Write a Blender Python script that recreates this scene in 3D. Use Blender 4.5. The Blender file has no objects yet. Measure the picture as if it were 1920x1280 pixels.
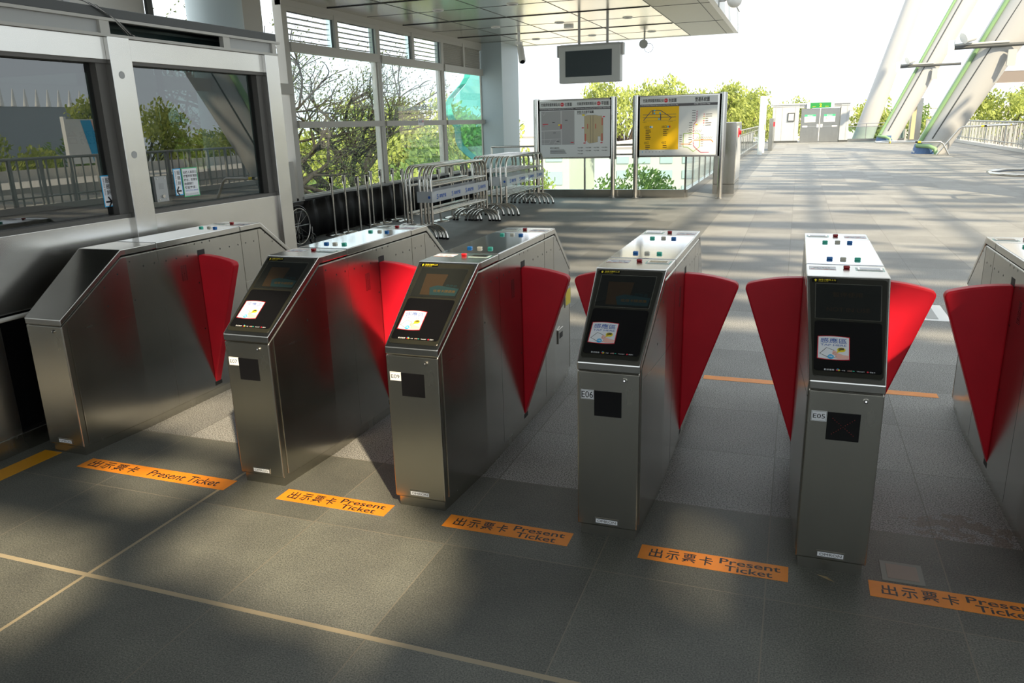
import bpy, bmesh, math, random
from mathutils import Vector, Matrix
PI = math.pi
S = bpy.context.scene
C = S.collection
rnd = random.Random(7)

# ---------------------------------------------------------------- camera, sky, sun, exposure
cam = bpy.data.objects.new('camera', bpy.data.cameras.new('camera')); C.objects.link(cam)
cR = Vector((0.94052498, 0.33866862, -0.02676432)); cU = Vector((-0.06809269, 0.26511189, 0.96181031)); cF = Vector((-0.33283051, 0.90278416, -0.27240521))
M3 = Matrix((cR, cU, -cF)).transposed()
cam.matrix_world = Matrix.Translation((2.477, -2.8051, 1.669)) @ M3.to_4x4()
cam.data.sensor_width = 36; cam.data.lens = 1436.84 / 1920 * 36; cam.data.clip_end = 600
S.camera = cam
S.view_settings.view_transform = 'Standard'; S.view_settings.look = 'None'; S.view_settings.gamma = 1
S.view_settings.use_curve_mapping = False; S.view_settings.exposure = 0.0
w = bpy.data.worlds.new('sky'); S.world = w; w.use_nodes = True
bg = w.node_tree.nodes['Background']; bg.inputs[0].default_value = (0.86, 0.94, 1.0, 1); bg.inputs[1].default_value = 1.7
SUN_EL = math.radians(36.5); SUN_AZ = Vector((0.681, -0.732, 0)).normalized()
sun = bpy.data.objects.new('sun', bpy.data.lights.new('sun', 'SUN')); C.objects.link(sun)
sun.data.energy = 9.5; sun.data.angle = math.radians(1.4); sun.data.color = (1, 0.83, 0.58)
sdir = Vector((SUN_AZ.x * math.cos(SUN_EL), SUN_AZ.y * math.cos(SUN_EL), math.sin(SUN_EL)))
sun.rotation_euler = sdir.to_track_quat('Z', 'Y').to_euler()

# ---------------------------------------------------------------- materials
def N(nt, t, **k):
    n = nt.nodes.new(t)
    for a, v in k.items():
        if a in n.inputs.keys(): n.inputs[a].default_value = v
        else: setattr(n, a, v)
    return n
def mat(name, col, rough=.5, metal=0., spec=.5, emit=None, es=1, noise=None, bump=None, trans=0, alpha=1, coat=0):
    m = bpy.data.materials.new(name); m.use_nodes = True; nt = m.node_tree; b = nt.nodes['Principled BSDF']
    b.inputs['Base Color'].default_value = (*col, 1); b.inputs['Roughness'].default_value = rough
    b.inputs['Metallic'].default_value = metal; b.inputs['Specular IOR Level'].default_value = spec
    b.inputs['Transmission Weight'].default_value = trans; b.inputs['Alpha'].default_value = alpha; b.inputs['Coat Weight'].default_value = coat
    if emit: b.inputs['Emission Color'].default_value = (*emit, 1); b.inputs['Emission Strength'].default_value = es
    if noise or bump:
        tc = N(nt, 'ShaderNodeTexCoord'); mp = N(nt, 'ShaderNodeMapping')
        nt.links.new(tc.outputs['Object'], mp.inputs[0])
        sc, amt = (noise or bump)[0], (noise or bump)[1]
        mp.inputs['Scale'].default_value = sc if isinstance(sc, tuple) else (sc,) * 3
        nz = N(nt, 'ShaderNodeTexNoise', Scale=1.0, Detail=4.0); nt.links.new(mp.outputs[0], nz.inputs['Vector'])
        if noise:
            mr = N(nt, 'ShaderNodeMapRange'); mr.inputs[1].default_value = .3; mr.inputs[2].default_value = .7
            mr.inputs[3].default_value = 1 - amt; mr.inputs[4].default_value = 1 + amt * .5
            nt.links.new(nz.outputs[0], mr.inputs[0])
            mx = N(nt, 'ShaderNodeMix', data_type='RGBA', blend_type='MULTIPLY'); mx.inputs[0].default_value = 1
            mx.inputs[6].default_value = (*col, 1); nt.links.new(mr.outputs[0], mx.inputs[7]); nt.links.new(mx.outputs[2], b.inputs['Base Color'])
            if metal > .5:
                r2 = N(nt, 'ShaderNodeMapRange'); r2.inputs[1].default_value = .3; r2.inputs[2].default_value = .7
                r2.inputs[3].default_value = rough * .97; r2.inputs[4].default_value = rough * 1.03
                nt.links.new(nz.outputs[0], r2.inputs[0]); nt.links.new(r2.outputs[0], b.inputs['Roughness'])
        if bump:
            bp = N(nt, 'ShaderNodeBump'); bp.inputs['Strength'].default_value = bump[1]; bp.inputs['Distance'].default_value = .01
            nt.links.new(nz.outputs[0], bp.inputs['Height']); nt.links.new(bp.outputs[0], b.inputs['Normal'])
    return m
def glassmat(name, tint, refl=1.0, ior=1.5, rough=0.0, fixed=None):
    m = bpy.data.materials.new(name); m.use_nodes = True; nt = m.node_tree; nt.nodes.clear()
    o = N(nt, 'ShaderNodeOutputMaterial'); t = N(nt, 'ShaderNodeBsdfTransparent'); t.inputs[0].default_value = (*tint, 1)
    g = N(nt, 'ShaderNodeBsdfGlossy'); g.inputs['Roughness'].default_value = rough; g.inputs[0].default_value = (refl,) * 3 + (1,)
    lw = N(nt, 'ShaderNodeLayerWeight'); lw.inputs[0].default_value = .5; p5 = N(nt, 'ShaderNodeMath', operation='POWER'); p5.inputs[1].default_value = 5; nt.links.new(lw.outputs['Facing'], p5.inputs[0])
    f0 = ((ior - 1) / (ior + 1)) ** 2; f = N(nt, 'ShaderNodeMath', operation='MULTIPLY_ADD'); f.inputs[1].default_value = 1 - f0; f.inputs[2].default_value = f0; nt.links.new(p5.outputs[0], f.inputs[0])
    mx = N(nt, 'ShaderNodeMixShader'); nt.links.new(f.outputs[0], mx.inputs[0])
    nt.links.new(t.outputs[0], mx.inputs[1]); nt.links.new(g.outputs[0], mx.inputs[2]); nt.links.new(mx.outputs[0], o.inputs[0])
    return m
STEEL = mat('brushed_steel', (.47, .46, .425), .22, 1, noise=((7, 7, 2), .05))
STEELV = mat('brushed_steel_dark', (.44, .43, .385), .27, 1, noise=((7, 7, 2), .05))
COVER = mat('cover_steel', (.56, .55, .52), .20, 1, noise=((7, 7, 7), .04))
PLATE = mat('polished_plate', (.70, .72, .76), .07, 1)
TUBE = mat('stainless_tube', (.62, .60, .56), .16, 1)
BOOTH = mat('booth_steel', (.59, .58, .55), .26, 1, noise=((5, 2, 5), .05))
GAP = mat('groove_dark', (.012, .012, .012), .6)
BLACK = mat('black_plastic', (.006, .006, .007), .12)
BEZEL = mat('bezel_olive_black', (.022, .022, .016), .28)
SCREEN = mat('screen_glass', (.016, .018, .017), .06)
RED = mat('flap_red', (.66, .008, .024), .45, spec=.3, noise=((5, 5, 5), .10))
WHITE = mat('white_print', (.82, .84, .86), .45)
INK = mat('black_ink', (.01, .01, .012), .5)
BLUE = mat('blue_print', (.02, .10, .42), .45)
SKYB = mat('cyan_print', (.02, .42, .78), .45)
REDP = mat('red_print', (.62, .02, .04), .45)
YEL = mat('yellow_print', (.85, .68, .02), .45)
SKIN = mat('pink_print', (.86, .5, .42), .45)
GREENP = mat('green_print', (.05, .5, .2), .45)
TAPE = mat('orange_tape', (.86, .27, .012), .5, noise=((9, 9, 9), .12))
TAPEY = mat('amber_tape', (.72, .33, .01), .5)
B_BLUE = mat('cap_blue', (.01, .16, .48), .25); B_GREEN = mat('cap_green', (.06, .58, .40), .25)
B_WHITE = mat('cap_cream', (.74, .70, .56), .3); B_RED = mat('cap_red', (.38, .008, .012), .22)
LEDR = mat('led_red', (.16, .01, .01), .4, emit=(1, .04, .02), es=.08)
CREAM = mat('painted_frame', (.47, .46, .42), .45)
COLPAINT = mat('column_blue_grey', (.44, .53, .56), .4)
CEIL = mat('ceiling_metal', (.72, .70, .62), .22, .9, noise=((1.2, 1.2, 1.2), .12))
CEILP = mat('ceiling_panel', (.44, .44, .37), .4, .3)
BOOTHG = glassmat('booth_glass', (.30, .34, .33), 1, 2.05)
WING = glassmat('window_glass', (.92, .96, .95), 1, 1.25)
FENG = glassmat('fence_glass', (.78, .88, .86), 1, 1.45)
WPAINT = mat('white_paint', (.80, .81, .80), .35)
WALLW = mat('wall_panel', (.42, .44, .46), .5)
DARKC = mat('black_sheet', (.006, .006, .007), .5, spec=.25, noise=((3, 3, 9), .5))
GREY = mat('grey_plastic', (.40, .41, .40), .5)
ROOFD = mat('shade_roof_underside', (.21, .23, .24), .7)  # for the added near roof that blocks the sun out of view
DGREY = mat('dark_grey', (.06, .065, .065), .5)
TEAL = mat('teal_dark', (.015, .05, .05), .4)
CONC = mat('pale_concrete', (.62, .60, .56), .8)
BARK = mat('bark', (.07, .055, .045), .9)
BARKD = mat('bark_dark', (.022, .02, .018), .9)
COLW = mat('column_white', (.42, .425, .425), .4)
PIPEG = mat('pipe_green', (.20, .34, .17), .45)
COLB = mat('column_base_blue', (.06, .13, .28), .45)
SCR_B = mat('screen_brown', (.040, .028, .018), .1); SCR_T = mat('screen_teal', (.018, .038, .042), .1); SCR_O = mat('screen_ochre', (.11, .06, .012), .1)
TEALF = glassmat('teal_film', (.50, .86, .78), 1, 1.2)
TEALG = mat('teal_cloth', (.03, .38, .33), .6)
def leafmat(name, col):
    m = bpy.data.materials.new(name); m.use_nodes = True; nt = m.node_tree; b = nt.nodes['Principled BSDF']
    b.inputs['Roughness'].default_value = .7; b.inputs['Specular IOR Level'].default_value = .2
    tc = N(nt, 'ShaderNodeTexCoord'); nz = N(nt, 'ShaderNodeTexNoise', Scale=.9, Detail=3.0); nt.links.new(tc.outputs['Object'], nz.inputs['Vector'])
    cr = N(nt, 'ShaderNodeValToRGB'); cr.color_ramp.elements[0].position = .35; cr.color_ramp.elements[1].position = .7
    cr.color_ramp.elements[0].color = (col[0] * .6, col[1] * .65, col[2] * .7, 1); cr.color_ramp.elements[1].color = (*[min(1, c * 1.25) for c in col], 1)
    nt.links.new(nz.outputs[0], cr.inputs[0]); nt.links.new(cr.outputs[0], b.inputs['Base Color'])
    tr = N(nt, 'ShaderNodeBsdfTranslucent'); nt.links.new(cr.outputs[0], tr.inputs[0])
    mx = N(nt, 'ShaderNodeMixShader'); mx.inputs[0].default_value = .4; nt.links.new(b.outputs[0], mx.inputs[1]); nt.links.new(tr.outputs[0], mx.inputs[2])
    nt.links.new(mx.outputs[0], nt.nodes['Material Output'].inputs[0]); return m
LEAF = leafmat('leaf_bright', (.42, .47, .13)); LEAFD = leafmat('leaf_dark', (.10, .13, .05)); LEAFG = leafmat('leaf_green', (.20, .30, .09))

# floor: square tiles on the measured grid, smooth dark tiles near, flamed speckled granite beyond y=.386
def floor_mat():
    m = bpy.data.materials.new('granite_floor'); m.use_nodes = True; nt = m.node_tree; b = nt.nodes['Principled BSDF']; L = nt.links.new
    geo = N(nt, 'ShaderNodeNewGeometry'); sep = N(nt, 'ShaderNodeSeparateXYZ'); L(geo.outputs['Position'], sep.inputs[0])
    def mth(op, a, bb=None, c=None):
        n = N(nt, 'ShaderNodeMath', operation=op)
        for i, v in enumerate((a, bb, c)):
            if v is None: continue
            if isinstance(v, (int, float)): n.inputs[i].default_value = v
            else: L(v, n.inputs[i])
        return n.outputs[0]
    P = .633
    ux = mth('DIVIDE', mth('ADD', sep.outputs[0], .055), P); uy = mth('DIVIDE', mth('ADD', sep.outputs[1], .88), P)
    fx = mth('FLOOR', ux); fy = mth('FLOOR', uy)
    cx = N(nt, 'ShaderNodeCombineXYZ'); L(fx, cx.inputs[0]); L(fy, cx.inputs[1])
    wn = N(nt, 'ShaderNodeTexWhiteNoise', noise_dimensions='2D'); L(cx.outputs[0], wn.inputs['Vector'])
    def dist(u): return mth('MULTIPLY', mth('ABSOLUTE', mth('SUBTRACT', u, mth('ROUND', u))), P)
    dx, dy = dist(ux), dist(uy)
    j = mth('LESS_THAN', mth('MINIMUM', dx, dy), .0022)
    wx = mth('LESS_THAN', mth('ABSOLUTE', mth('ADD', sep.outputs[0], .055)), .008); wy = mth('LESS_THAN', mth('ABSOLUTE', mth('ADD', sep.outputs[1], .88)), .011)
    near = mth('LESS_THAN', sep.outputs[1], .386)
    wide = mth('MULTIPLY', mth('MAXIMUM', wx, wy), near)
    def noise(sc, det=4., rough=.6):
        n = N(nt, 'ShaderNodeTexNoise', Scale=sc, Detail=det, Roughness=rough); L(geo.outputs['Position'], n.inputs['Vector']); return n.outputs[0]
    n1, n2, n3 = noise(170, 3, .8), noise(2.2, 4), noise(150, 2, .6)
    def ramp(v, a, ca, bb, cb):
        r = N(nt, 'ShaderNodeValToRGB'); r.color_ramp.elements[0].position = a; r.color_ramp.elements[1].position = bb
        r.color_ramp.elements[0].color = (*ca, 1); r.color_ramp.elements[1].color = (*cb, 1); L(v, r.inputs[0]); return r.outputs[0]
    def mix(f, a, bb, bt='MIX'):
        n = N(nt, 'ShaderNodeMix', data_type='RGBA', blend_type=bt)
        if isinstance(f, (int, float)): n.inputs[0].default_value = f
        else: L(f, n.inputs[0])
        for k, v in ((6, a), (7, bb)):
            if isinstance(v, tuple): n.inputs[k].default_value = (*v, 1)
            else: L(v, n.inputs[k])
        return n.outputs[2]
    smooth = ramp(n1, .36, (.060, .065, .057), .68, (.235, .235, .200))
    smooth = mix(1, smooth, ramp(n2, .3, (.72, .72, .74), .7, (1.1, 1.1, 1.08)), 'MULTIPLY')
    flam = ramp(n3, .44, (.055, .055, .053), .53, (.375, .375, .355))
    flam = mix(.25, flam, ramp(n1, .3, (.14, .14, .13), .7, (.33, .325, .305)))
    flam = mix(1, flam, ramp(n2, .3, (.85, .85, .85), .7, (1.1, 1.1, 1.1)), 'MULTIPLY')
    # darker border band by the glass fence; soffit shade painted into the covered left corner
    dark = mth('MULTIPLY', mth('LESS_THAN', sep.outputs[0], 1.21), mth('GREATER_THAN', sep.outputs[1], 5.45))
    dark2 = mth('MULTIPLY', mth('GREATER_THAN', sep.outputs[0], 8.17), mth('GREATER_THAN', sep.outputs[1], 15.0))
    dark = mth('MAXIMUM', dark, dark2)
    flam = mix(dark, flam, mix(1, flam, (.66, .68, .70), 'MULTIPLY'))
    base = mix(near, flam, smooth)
    tone = mth('ADD', mth('MULTIPLY', wn.outputs['Value'], .34), .80)
    tv = N(nt, 'ShaderNodeCombineXYZ'); [L(tone, tv.inputs[i]) for i in range(3)]
    base = mix(1, base, tv.outputs[0], 'MULTIPLY')
    base = mix(j, base, mix(near, (.11, .105, .09), (.20, .18, .14)))
    base = mix(wide, base, (.36, .30, .20))
    sx = mth('DIVIDE', mth('SUBTRACT', sep.outputs[0], 3.22), .26); sy = mth('DIVIDE', mth('SUBTRACT', sep.outputs[1], .50), .13)
    rad = mth('ADD', mth('MULTIPLY', sx, sx), mth('MULTIPLY', sy, sy)); stn = mth('GREATER_THAN', mth('SUBTRACT', noise(9, 5, .7), mth('MULTIPLY', rad, .16)), .44)
    base = mix(mth('MULTIPLY', stn, .55), base, (.13, .085, .05))
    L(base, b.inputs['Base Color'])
    rr = N(nt, 'ShaderNodeMapRange'); rr.inputs[3].default_value = .42; rr.inputs[4].default_value = .68; L(n1, rr.inputs[0]); L(rr.outputs[0], b.inputs['Roughness'])
    b.inputs['Specular IOR Level'].default_value = .4
    bp = N(nt, 'ShaderNodeBump'); bp.inputs['Strength'].default_value = .22; bp.inputs['Distance'].default_value = .004
    L(n3, bp.inputs['Height']); L(bp.outputs[0], b.inputs['Normal'])
    return m
FLOOR = floor_mat()

# ---------------------------------------------------------------- mesh builder
_tc = {}
def text2d(s, bold=0.0):
    if (s, bold) in _tc: return _tc[(s, bold)]
    c = bpy.data.curves.new('lettering', 'FONT'); c.body = s; c.resolution_u = 3; c.offset = bold
    o = bpy.data.objects.new('lettering', c); C.objects.link(o); bpy.context.view_layer.update()
    m = bpy.data.meshes.new_from_object(o.evaluated_get(bpy.context.evaluated_depsgraph_get()))
    vs = [(v.co.x, v.co.y) for v in m.vertices]; fs = [tuple(p.vertices) for p in m.polygons]
    bpy.data.objects.remove(o); bpy.data.curves.remove(c); bpy.data.meshes.remove(m)
    xs = [v[0] for v in vs]; ys = [v[1] for v in vs]; x0, x1, y0, y1 = min(xs), max(xs), min(ys), max(ys)
    vs = [((x - x0) / (x1 - x0), (y - y0) / (y1 - y0)) for x, y in vs]
    _tc[(s, bold)] = (vs, fs); return _tc[(s, bold)]
class MB:
    def __init__(s): s.v, s.f, s.mi, s.mats, s.sm = [], [], [], [], []
    def _m(s, m):
        if m not in s.mats: s.mats.append(m)
        return s.mats.index(m)
    def add(s, vs, fs, m, smooth=False):
        k = len(s.v); s.v += [tuple(p) for p in vs]; i = s._m(m)
        for f in fs: s.f.append(tuple(a + k for a in f)); s.mi.append(i); s.sm.append(smooth)
        return s
    def box(s, a, b, m):
        (x0, y0, z0), (x1, y1, z1) = a, b
        return s.add([(x0, y0, z0), (x1, y0, z0), (x1, y1, z0), (x0, y1, z0), (x0, y0, z1), (x1, y0, z1), (x1, y1, z1), (x0, y1, z1)],
              [(0, 3, 2, 1), (4, 5, 6, 7), (0, 1, 5, 4), (1, 2, 6, 5), (2, 3, 7, 6), (3, 0, 4, 7)], m)
    def loft(s, rings, m, smooth=False, caps=True):
        n = len(rings[0]); vs = [p for r in rings for p in r]; fs = []
        for i in range(len(rings) - 1):
            for j in range(n):
                k = (j + 1) % n; fs.append((i * n + j, i * n + k, (i + 1) * n + k, (i + 1) * n + j))
        s.add(vs, fs, m, smooth)
        if caps: s.add(rings[0][::-1] if True else 0, [tuple(range(n))], m); s.add(rings[-1], [tuple(range(n))], m)
        return s
    def tube(s, pts, r, m, n=10, caps=True, closed=False):
        pts = [Vector(p) for p in pts]; rings = []
        R = r if isinstance(r, (list, tuple)) else [r] * len(pts); up = None
        for i, p in enumerate(pts):
            a = pts[i - 1] if i else (pts[-1] if closed else p); b = pts[i + 1] if i < len(pts) - 1 else (pts[0] if closed else p)
            t = (b - a).normalized()
            if up is None: up = Vector((0, 0, 1)) if abs(t.z) < .9 else Vector((1, 0, 0))
            x = t.cross(up).normalized(); y = x.cross(t).normalized(); up = y
            rings.append([tuple(p + (x * math.cos(2 * PI * k / n) + y * math.sin(2 * PI * k / n)) * R[i]) for k in range(n)])
        if closed: rings.append(rings[0]); caps = False
        return s.loft(rings, m, True, caps)
    def cyl(s, a, b, r, m, n=16): return s.tube([a, b], r, m, n)
    def poly(s, pts, o, ex, ey, m, d=0.0):
        o, ex, ey = Vector(o), Vector(ex), Vector(ey); nn = ex.cross(ey).normalized() * d
        return s.add([o + ex * x + ey * y + nn for x, y in pts], [tuple(range(len(pts)))], m)
    def rect(s, x0, y0, x1, y1, o, ex, ey, m, d=0.0): return s.poly([(x0, y0), (x1, y0), (x1, y1), (x0, y1)], o, ex, ey, m, d)
    def line(s, pts, wd, o, ex, ey, m, d=0.0):
        for (x0, y0), (x1, y1) in zip(pts, pts[1:]):
            l = math.hypot(x1 - x0, y1 - y0) or 1; a, b = -(y1 - y0) / l * wd / 2, (x1 - x0) / l * wd / 2
            s.poly([(x0 - a, y0 - b), (x1 - a, y1 - b), (x1 + a, y1 + b), (x0 + a, y0 + b)], o, ex, ey, m, d)
        return s
    def disc(s, x, y, r, o, ex, ey, m, d=0.0, n=14): return s.poly([(x + r * math.cos(2 * PI * k / n), y + r * math.sin(2 * PI * k / n)) for k in range(n)], o, ex, ey, m, d)
    def text(s, t, x0, y0, x1, y1, o, ex, ey, m, d=0.0, bold=0.0, shear=0):
        vs, fs = text2d(t, bold); o, ex, ey = Vector(o), Vector(ex), Vector(ey); nn = ex.cross(ey).normalized() * d
        return s.add([o + ex * (x0 + (x1 - x0) * (u + shear * v)) + ey * (y0 + (y1 - y0) * v) + nn for u, v in vs], fs, m)
    def mesh(s, name):
        me = bpy.data.meshes.new(name); me.from_pydata(s.v, [], s.f)
        for m in s.mats: me.materials.append(m)
        me.polygons.foreach_set('material_index', s.mi); me.polygons.foreach_set('use_smooth', s.sm); me.update(); return me
    def build(s, name, parent=None, bevel=0, seg=2, loc=None, key=None):
        if key and key in MC: me = MC[key]
        else:
            me = s.mesh(name)
            if bevel:
                bm = bmesh.new(); bm.from_mesh(me); bmesh.ops.remove_doubles(bm, verts=bm.verts, dist=1e-5); bmesh.ops.recalc_face_normals(bm, faces=bm.faces)
                es = [e for e in bm.edges if len(e.link_faces) == 2 and e.calc_face_angle(0) > .5]
                bmesh.ops.bevel(bm, geom=es, offset=bevel, segments=seg, affect='EDGES', profile=.5, clamp_overlap=True); bm.to_mesh(me); bm.free()
            if key: MC[key] = me
        o = bpy.data.objects.new(name, me); C.objects.link(o)
        if loc: o.location = loc
        if parent: o.parent = parent
        return o
MC = {}
def tag(o, label, cat, group=None, kind=None):
    if label: o['label'] = label
    if cat: o['category'] = cat
    if group: o['group'] = group
    if kind: o['kind'] = kind
    return o
def thing(name, label, cat, loc=(0, 0, 0), group=None, rz=0):
    o = bpy.data.objects.new(name, None); C.objects.link(o); o.location = loc; o.rotation_euler = (0, 0, rz); o.empty_display_size = .1
    return tag(o, label, cat, group)
def struct(o): o['kind'] = 'structure'; return o
def copy_tree(o, parent=None, loc=None, label=None):
    c = o.copy(); C.objects.link(c); c.parent = parent
    if loc: c.location = loc
    if label: c['label'] = label
    for ch in list(o.children): copy_tree(ch, c)
    return c
X, Y, Z = (1, 0, 0), (0, 1, 0), (0, 0, 1)

# ---------------------------------------------------------------- setting: deck, ground, added shade canopies
b = MB(); b.box((-5.3, -16, -.5), (17.0, 14.9, 0), FLOOR); b.box((.16, 14.9, -.5), (11.5, 56.5, 0), FLOOR)
struct(b.build('floor'))
b = MB(); b.box((-160, -60, -7.2), (200, 300, -7), CONC); struct(b.build('floor'))
# near canopy: unseen added roof, its holes shaped to place the sun patches
H = 5.6
off = Vector((SUN_AZ.x, SUN_AZ.y)) * (H / math.tan(SUN_EL))
def inpoly(x, y, P):
    r = False; j = len(P) - 1
    for i in range(len(P)):
        if (P[i][1] > y) != (P[j][1] > y) and x < (P[j][0] - P[i][0]) * (y - P[i][1]) / (P[j][1] - P[i][1]) + P[i][0]: r = not r
        j = i
    return r
OPEN = [[(.10, 1.75), (-.30, 1.95), (-.42, 1.75), (.25, .5), (.10, -.1), (.05, -.75), (.5, -.80), (.9, -.95), (1.25, -1.0), (1.38, -.62), (1.30, -.25), (.95, -.05), (.72, .35), (.42, 1.1)],
        [(-1.15, .45), (-.95, 1.25), (-.35, 1.0), (-.12, .28), (-.5, .25)],
        [(-1.0, -.75), (-.25, -.62), (.08, -.98), (.05, -1.35), (-.6, -1.5), (-1.2, -1.2)],
        [(-.95, -.15), (-.25, .15), (-.05, -.02), (-.3, -.5)],
        [(2.08, 1.75), (2.34, 1.95), (2.62, 1.35), (2.45, 1.2)],
        [(2.12, .25), (2.26, .28), (2.32, -.35), (2.2, -.35)]]
rp = random.Random(12); DAP = []
for fy_ in [3.65 + .55 * k for k in range(9)]:
    fx_ = -.9 + rp.uniform(0, .8)
    while fx_ < 9:
        a_, c_ = rp.uniform(.40, 1.0), rp.uniform(.16, .27); DAP.append((fx_ + a_, fy_ + rp.uniform(-.1, .1), a_, c_, rp.uniform(-.15, .15))); fx_ += 2 * a_ + rp.uniform(.15, .9)
def dap(x, y):
    for cx_, cy_, a_, c_, sk in DAP:
        if abs(x - cx_) < a_ and ((x - cx_) / a_) ** 2 + ((y - cy_ - sk * (x - cx_)) / c_) ** 2 < 1: return True
    return False
b = MB(); st = .13; nx, ny = int(25 / st), int(22.5 / st); X0, Y0 = -8.0, -17.0
vid = {}; vs = []; fs = []
def vv(i, j):
    if (i, j) not in vid: vid[(i, j)] = len(vs); vs.append((X0 + i * st, Y0 + j * st, H))
    return vid[(i, j)]
for i in range(nx):
    for j in range(ny):
        fx, fy = X0 + (i + .5) * st - off.x, Y0 + (j + .5) * st - off.y
        if fy > 8.3 or (X0 + i * st < 1.2 and Y0 + j * st > 4.3): continue
        if fy > 3.2 and fx > -1 and dap(fx, fy): continue
        if any(inpoly(fx, fy, P) for P in OPEN): continue
        fs.append((vv(i, j), vv(i + 1, j), vv(i + 1, j + 1), vv(i, j + 1)))
b.add(vs, fs, ROOFD)
o = struct(b.build('ceiling')); sm = o.modifiers.new('thickness', 'SOLIDIFY'); sm.thickness = .06; sm.offset = 1
# far canopy: unseen boards on cross tubes, added to streak the floor with shadow
b = MB(); H2 = 7.0; off2 = Vector((SUN_AZ.x, SUN_AZ.y)) * (H2 / math.tan(SUN_EL)); r2 = random.Random(3); y = 8.3
while y < 36:
    x = -3.0
    gap = r2.uniform(.25, .6)
    while x < 13:
        Lx = r2.uniform(1.2, 4.2)
        if r2.random() < .86:
            wy = r2.uniform(.35, 1.0) + (.6 if x < .9 and 15.0 < y < 17.8 else 0); yy = y + r2.uniform(-.25, .25); sk = r2.uniform(-.25, .25)  # widened boards here to keep the map boards in shade
            a0 = Vector((x + off2.x, yy + off2.y, H2)); pts = []
            k = 6
            for q in range(k + 1): t = q / k; pts.append((a0.x + Lx * t, a0.y + sk * t - wy / 2 * (.35 + math.sin(PI * t) * .65)))
            for q in range(k + 1): t = 1 - q / k; pts.append((a0.x + Lx * t, a0.y + sk * t + wy / 2 * (.35 + math.sin(PI * t) * .65)))
            n = len(pts); b.add([(px, py, H2) for px, py in pts] + [(px, py, H2 + .05) for px, py in pts],
                  [tuple(range(n))[::-1], tuple(range(n, 2 * n))] + [(q, (q + 1) % n, n + (q + 1) % n, n + q) for q in range(n)], WPAINT)
        x += Lx + r2.uniform(.1, 1.2)
    y += .55 + gap
for q in range(9): b.tube([(off2.x - 3 + q * 2, 8 + off2.y, H2 + .15), (off2.x - 3 + q * 2, 36 + off2.y, H2 + .15)], .09, WPAINT, 8)
struct(b.build('ceiling'))

# flat soffit over the left side with its fascia
b = MB(); zc = 3.58
b.box((-5.0, 4.5, zc), (-.085, 16.75, zc + .12), CEIL)
b.box((-.075, 4.5, zc), (.905, 16.98, zc + .12), CEILP); b.box((-5.0, 16.76, zc), (-.085, 16.98, zc + .12), CEILP)
for yy in (6.2, 8.9, 11.55, 14.2): b.box((-4.9, yy, zc - .012), (-.1, yy + .035, zc + .01), GAP); b.box((-.07, yy + .1, zc - .004), (.9, yy + .12, zc + .01), DGREY)
for yy in (7.5, 10.2, 12.9, 15.5): b.box((-4.9, yy, zc - .004), (-.1, yy + .012, zc + .01), DGREY)
for xx in (-3.9, -2.75, -1.55, -.085): b.box((xx, 4.6, zc - .004), (xx + .014, 16.9, zc + .01), DGREY)
b.box((.74, 4.6, zc - .004), (.75, 16.95, zc + .01), DGREY)
struct(b.build('ceiling'))
b = MB(); b.box((.906, 4.5, zc), (1.0, 17.0, zc + .75), WPAINT); b.box((-5.0, 16.985, zc), (1.0, 17.08, zc + .75), WPAINT)
b.box((1.0, 4.5, zc + .45), (1.012, 17.0, zc + .46), DGREY); struct(b.build('trim_1'))

# ---------------------------------------------------------------- ticket gates
LEN = 2.06; YS, YM, YB, YT = .42, .68, 1.42, 1.64; ZF = .7646; ZTOP = 1.06
def hw(y):
    y = min(y, LEN - y); return .124 + (.1515 - .124) * min(max(y, 0) / .45, 1)
def ztop(y, d=0):
    y = min(y, LEN - y); return (ZF + (ZTOP - ZF) * min(y / YS, 1)) - d
ST = [0, .03, .2, YS, .45, YM, 1.03, YB, LEN - .45, LEN - YS, LEN - .2, LEN - .03, LEN]
def stations(y0, y1): return sorted(set([y0, y1] + [q for q in ST if y0 < q < y1]))
def hull(mb, y0, y1, zb, zt, o, m):
    rings = []
    for y in stations(y0, y1):
        h = hw(y) + o; a = zb(y) if callable(zb) else zb; c = zt(y) if callable(zt) else zt
        rings.append([(-h, y, a), (h, y, a), (h, y, c), (-h, y, c)])
    return mb.loft(rings, m)
def sidepanel(mb, sg, y0, y1, zb, zt, m=STEEL):
    rings = []
    for y in stations(y0, y1):
        h = hw(y); a = zb(y) if callable(zb) else zb; c = zt(y) if callable(zt) else zt
        rings.append([(sg * (h - .004), y, a), (sg * (h + .0015), y, a), (sg * (h + .0015), y, c), (sg * (h - .004), y, c)])
    mb.loft(rings, m)
DOTS = [(.47, .985), (.379, .93), (.286, .875), (.288, .77), (.467, .765), (.563, .945), (.647, .947), (.738, .944), (.821, .944), (.912, .944), (.985, 1.007), (1.052, 1.007), (1.12, 1.007), (1.208, .943), (1.298, .943), (1.384, .943), (1.463, .943), (1.548, .943), (.983, .763), (.98, .466), (1.68, .98), (1.76, .91)]
SLO = Vector((0, 0, ZF)); SEX = Vector(X); SEY = Vector((0, YS, ZTOP - ZF)).normalized()   # frame of the sloping face
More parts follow.
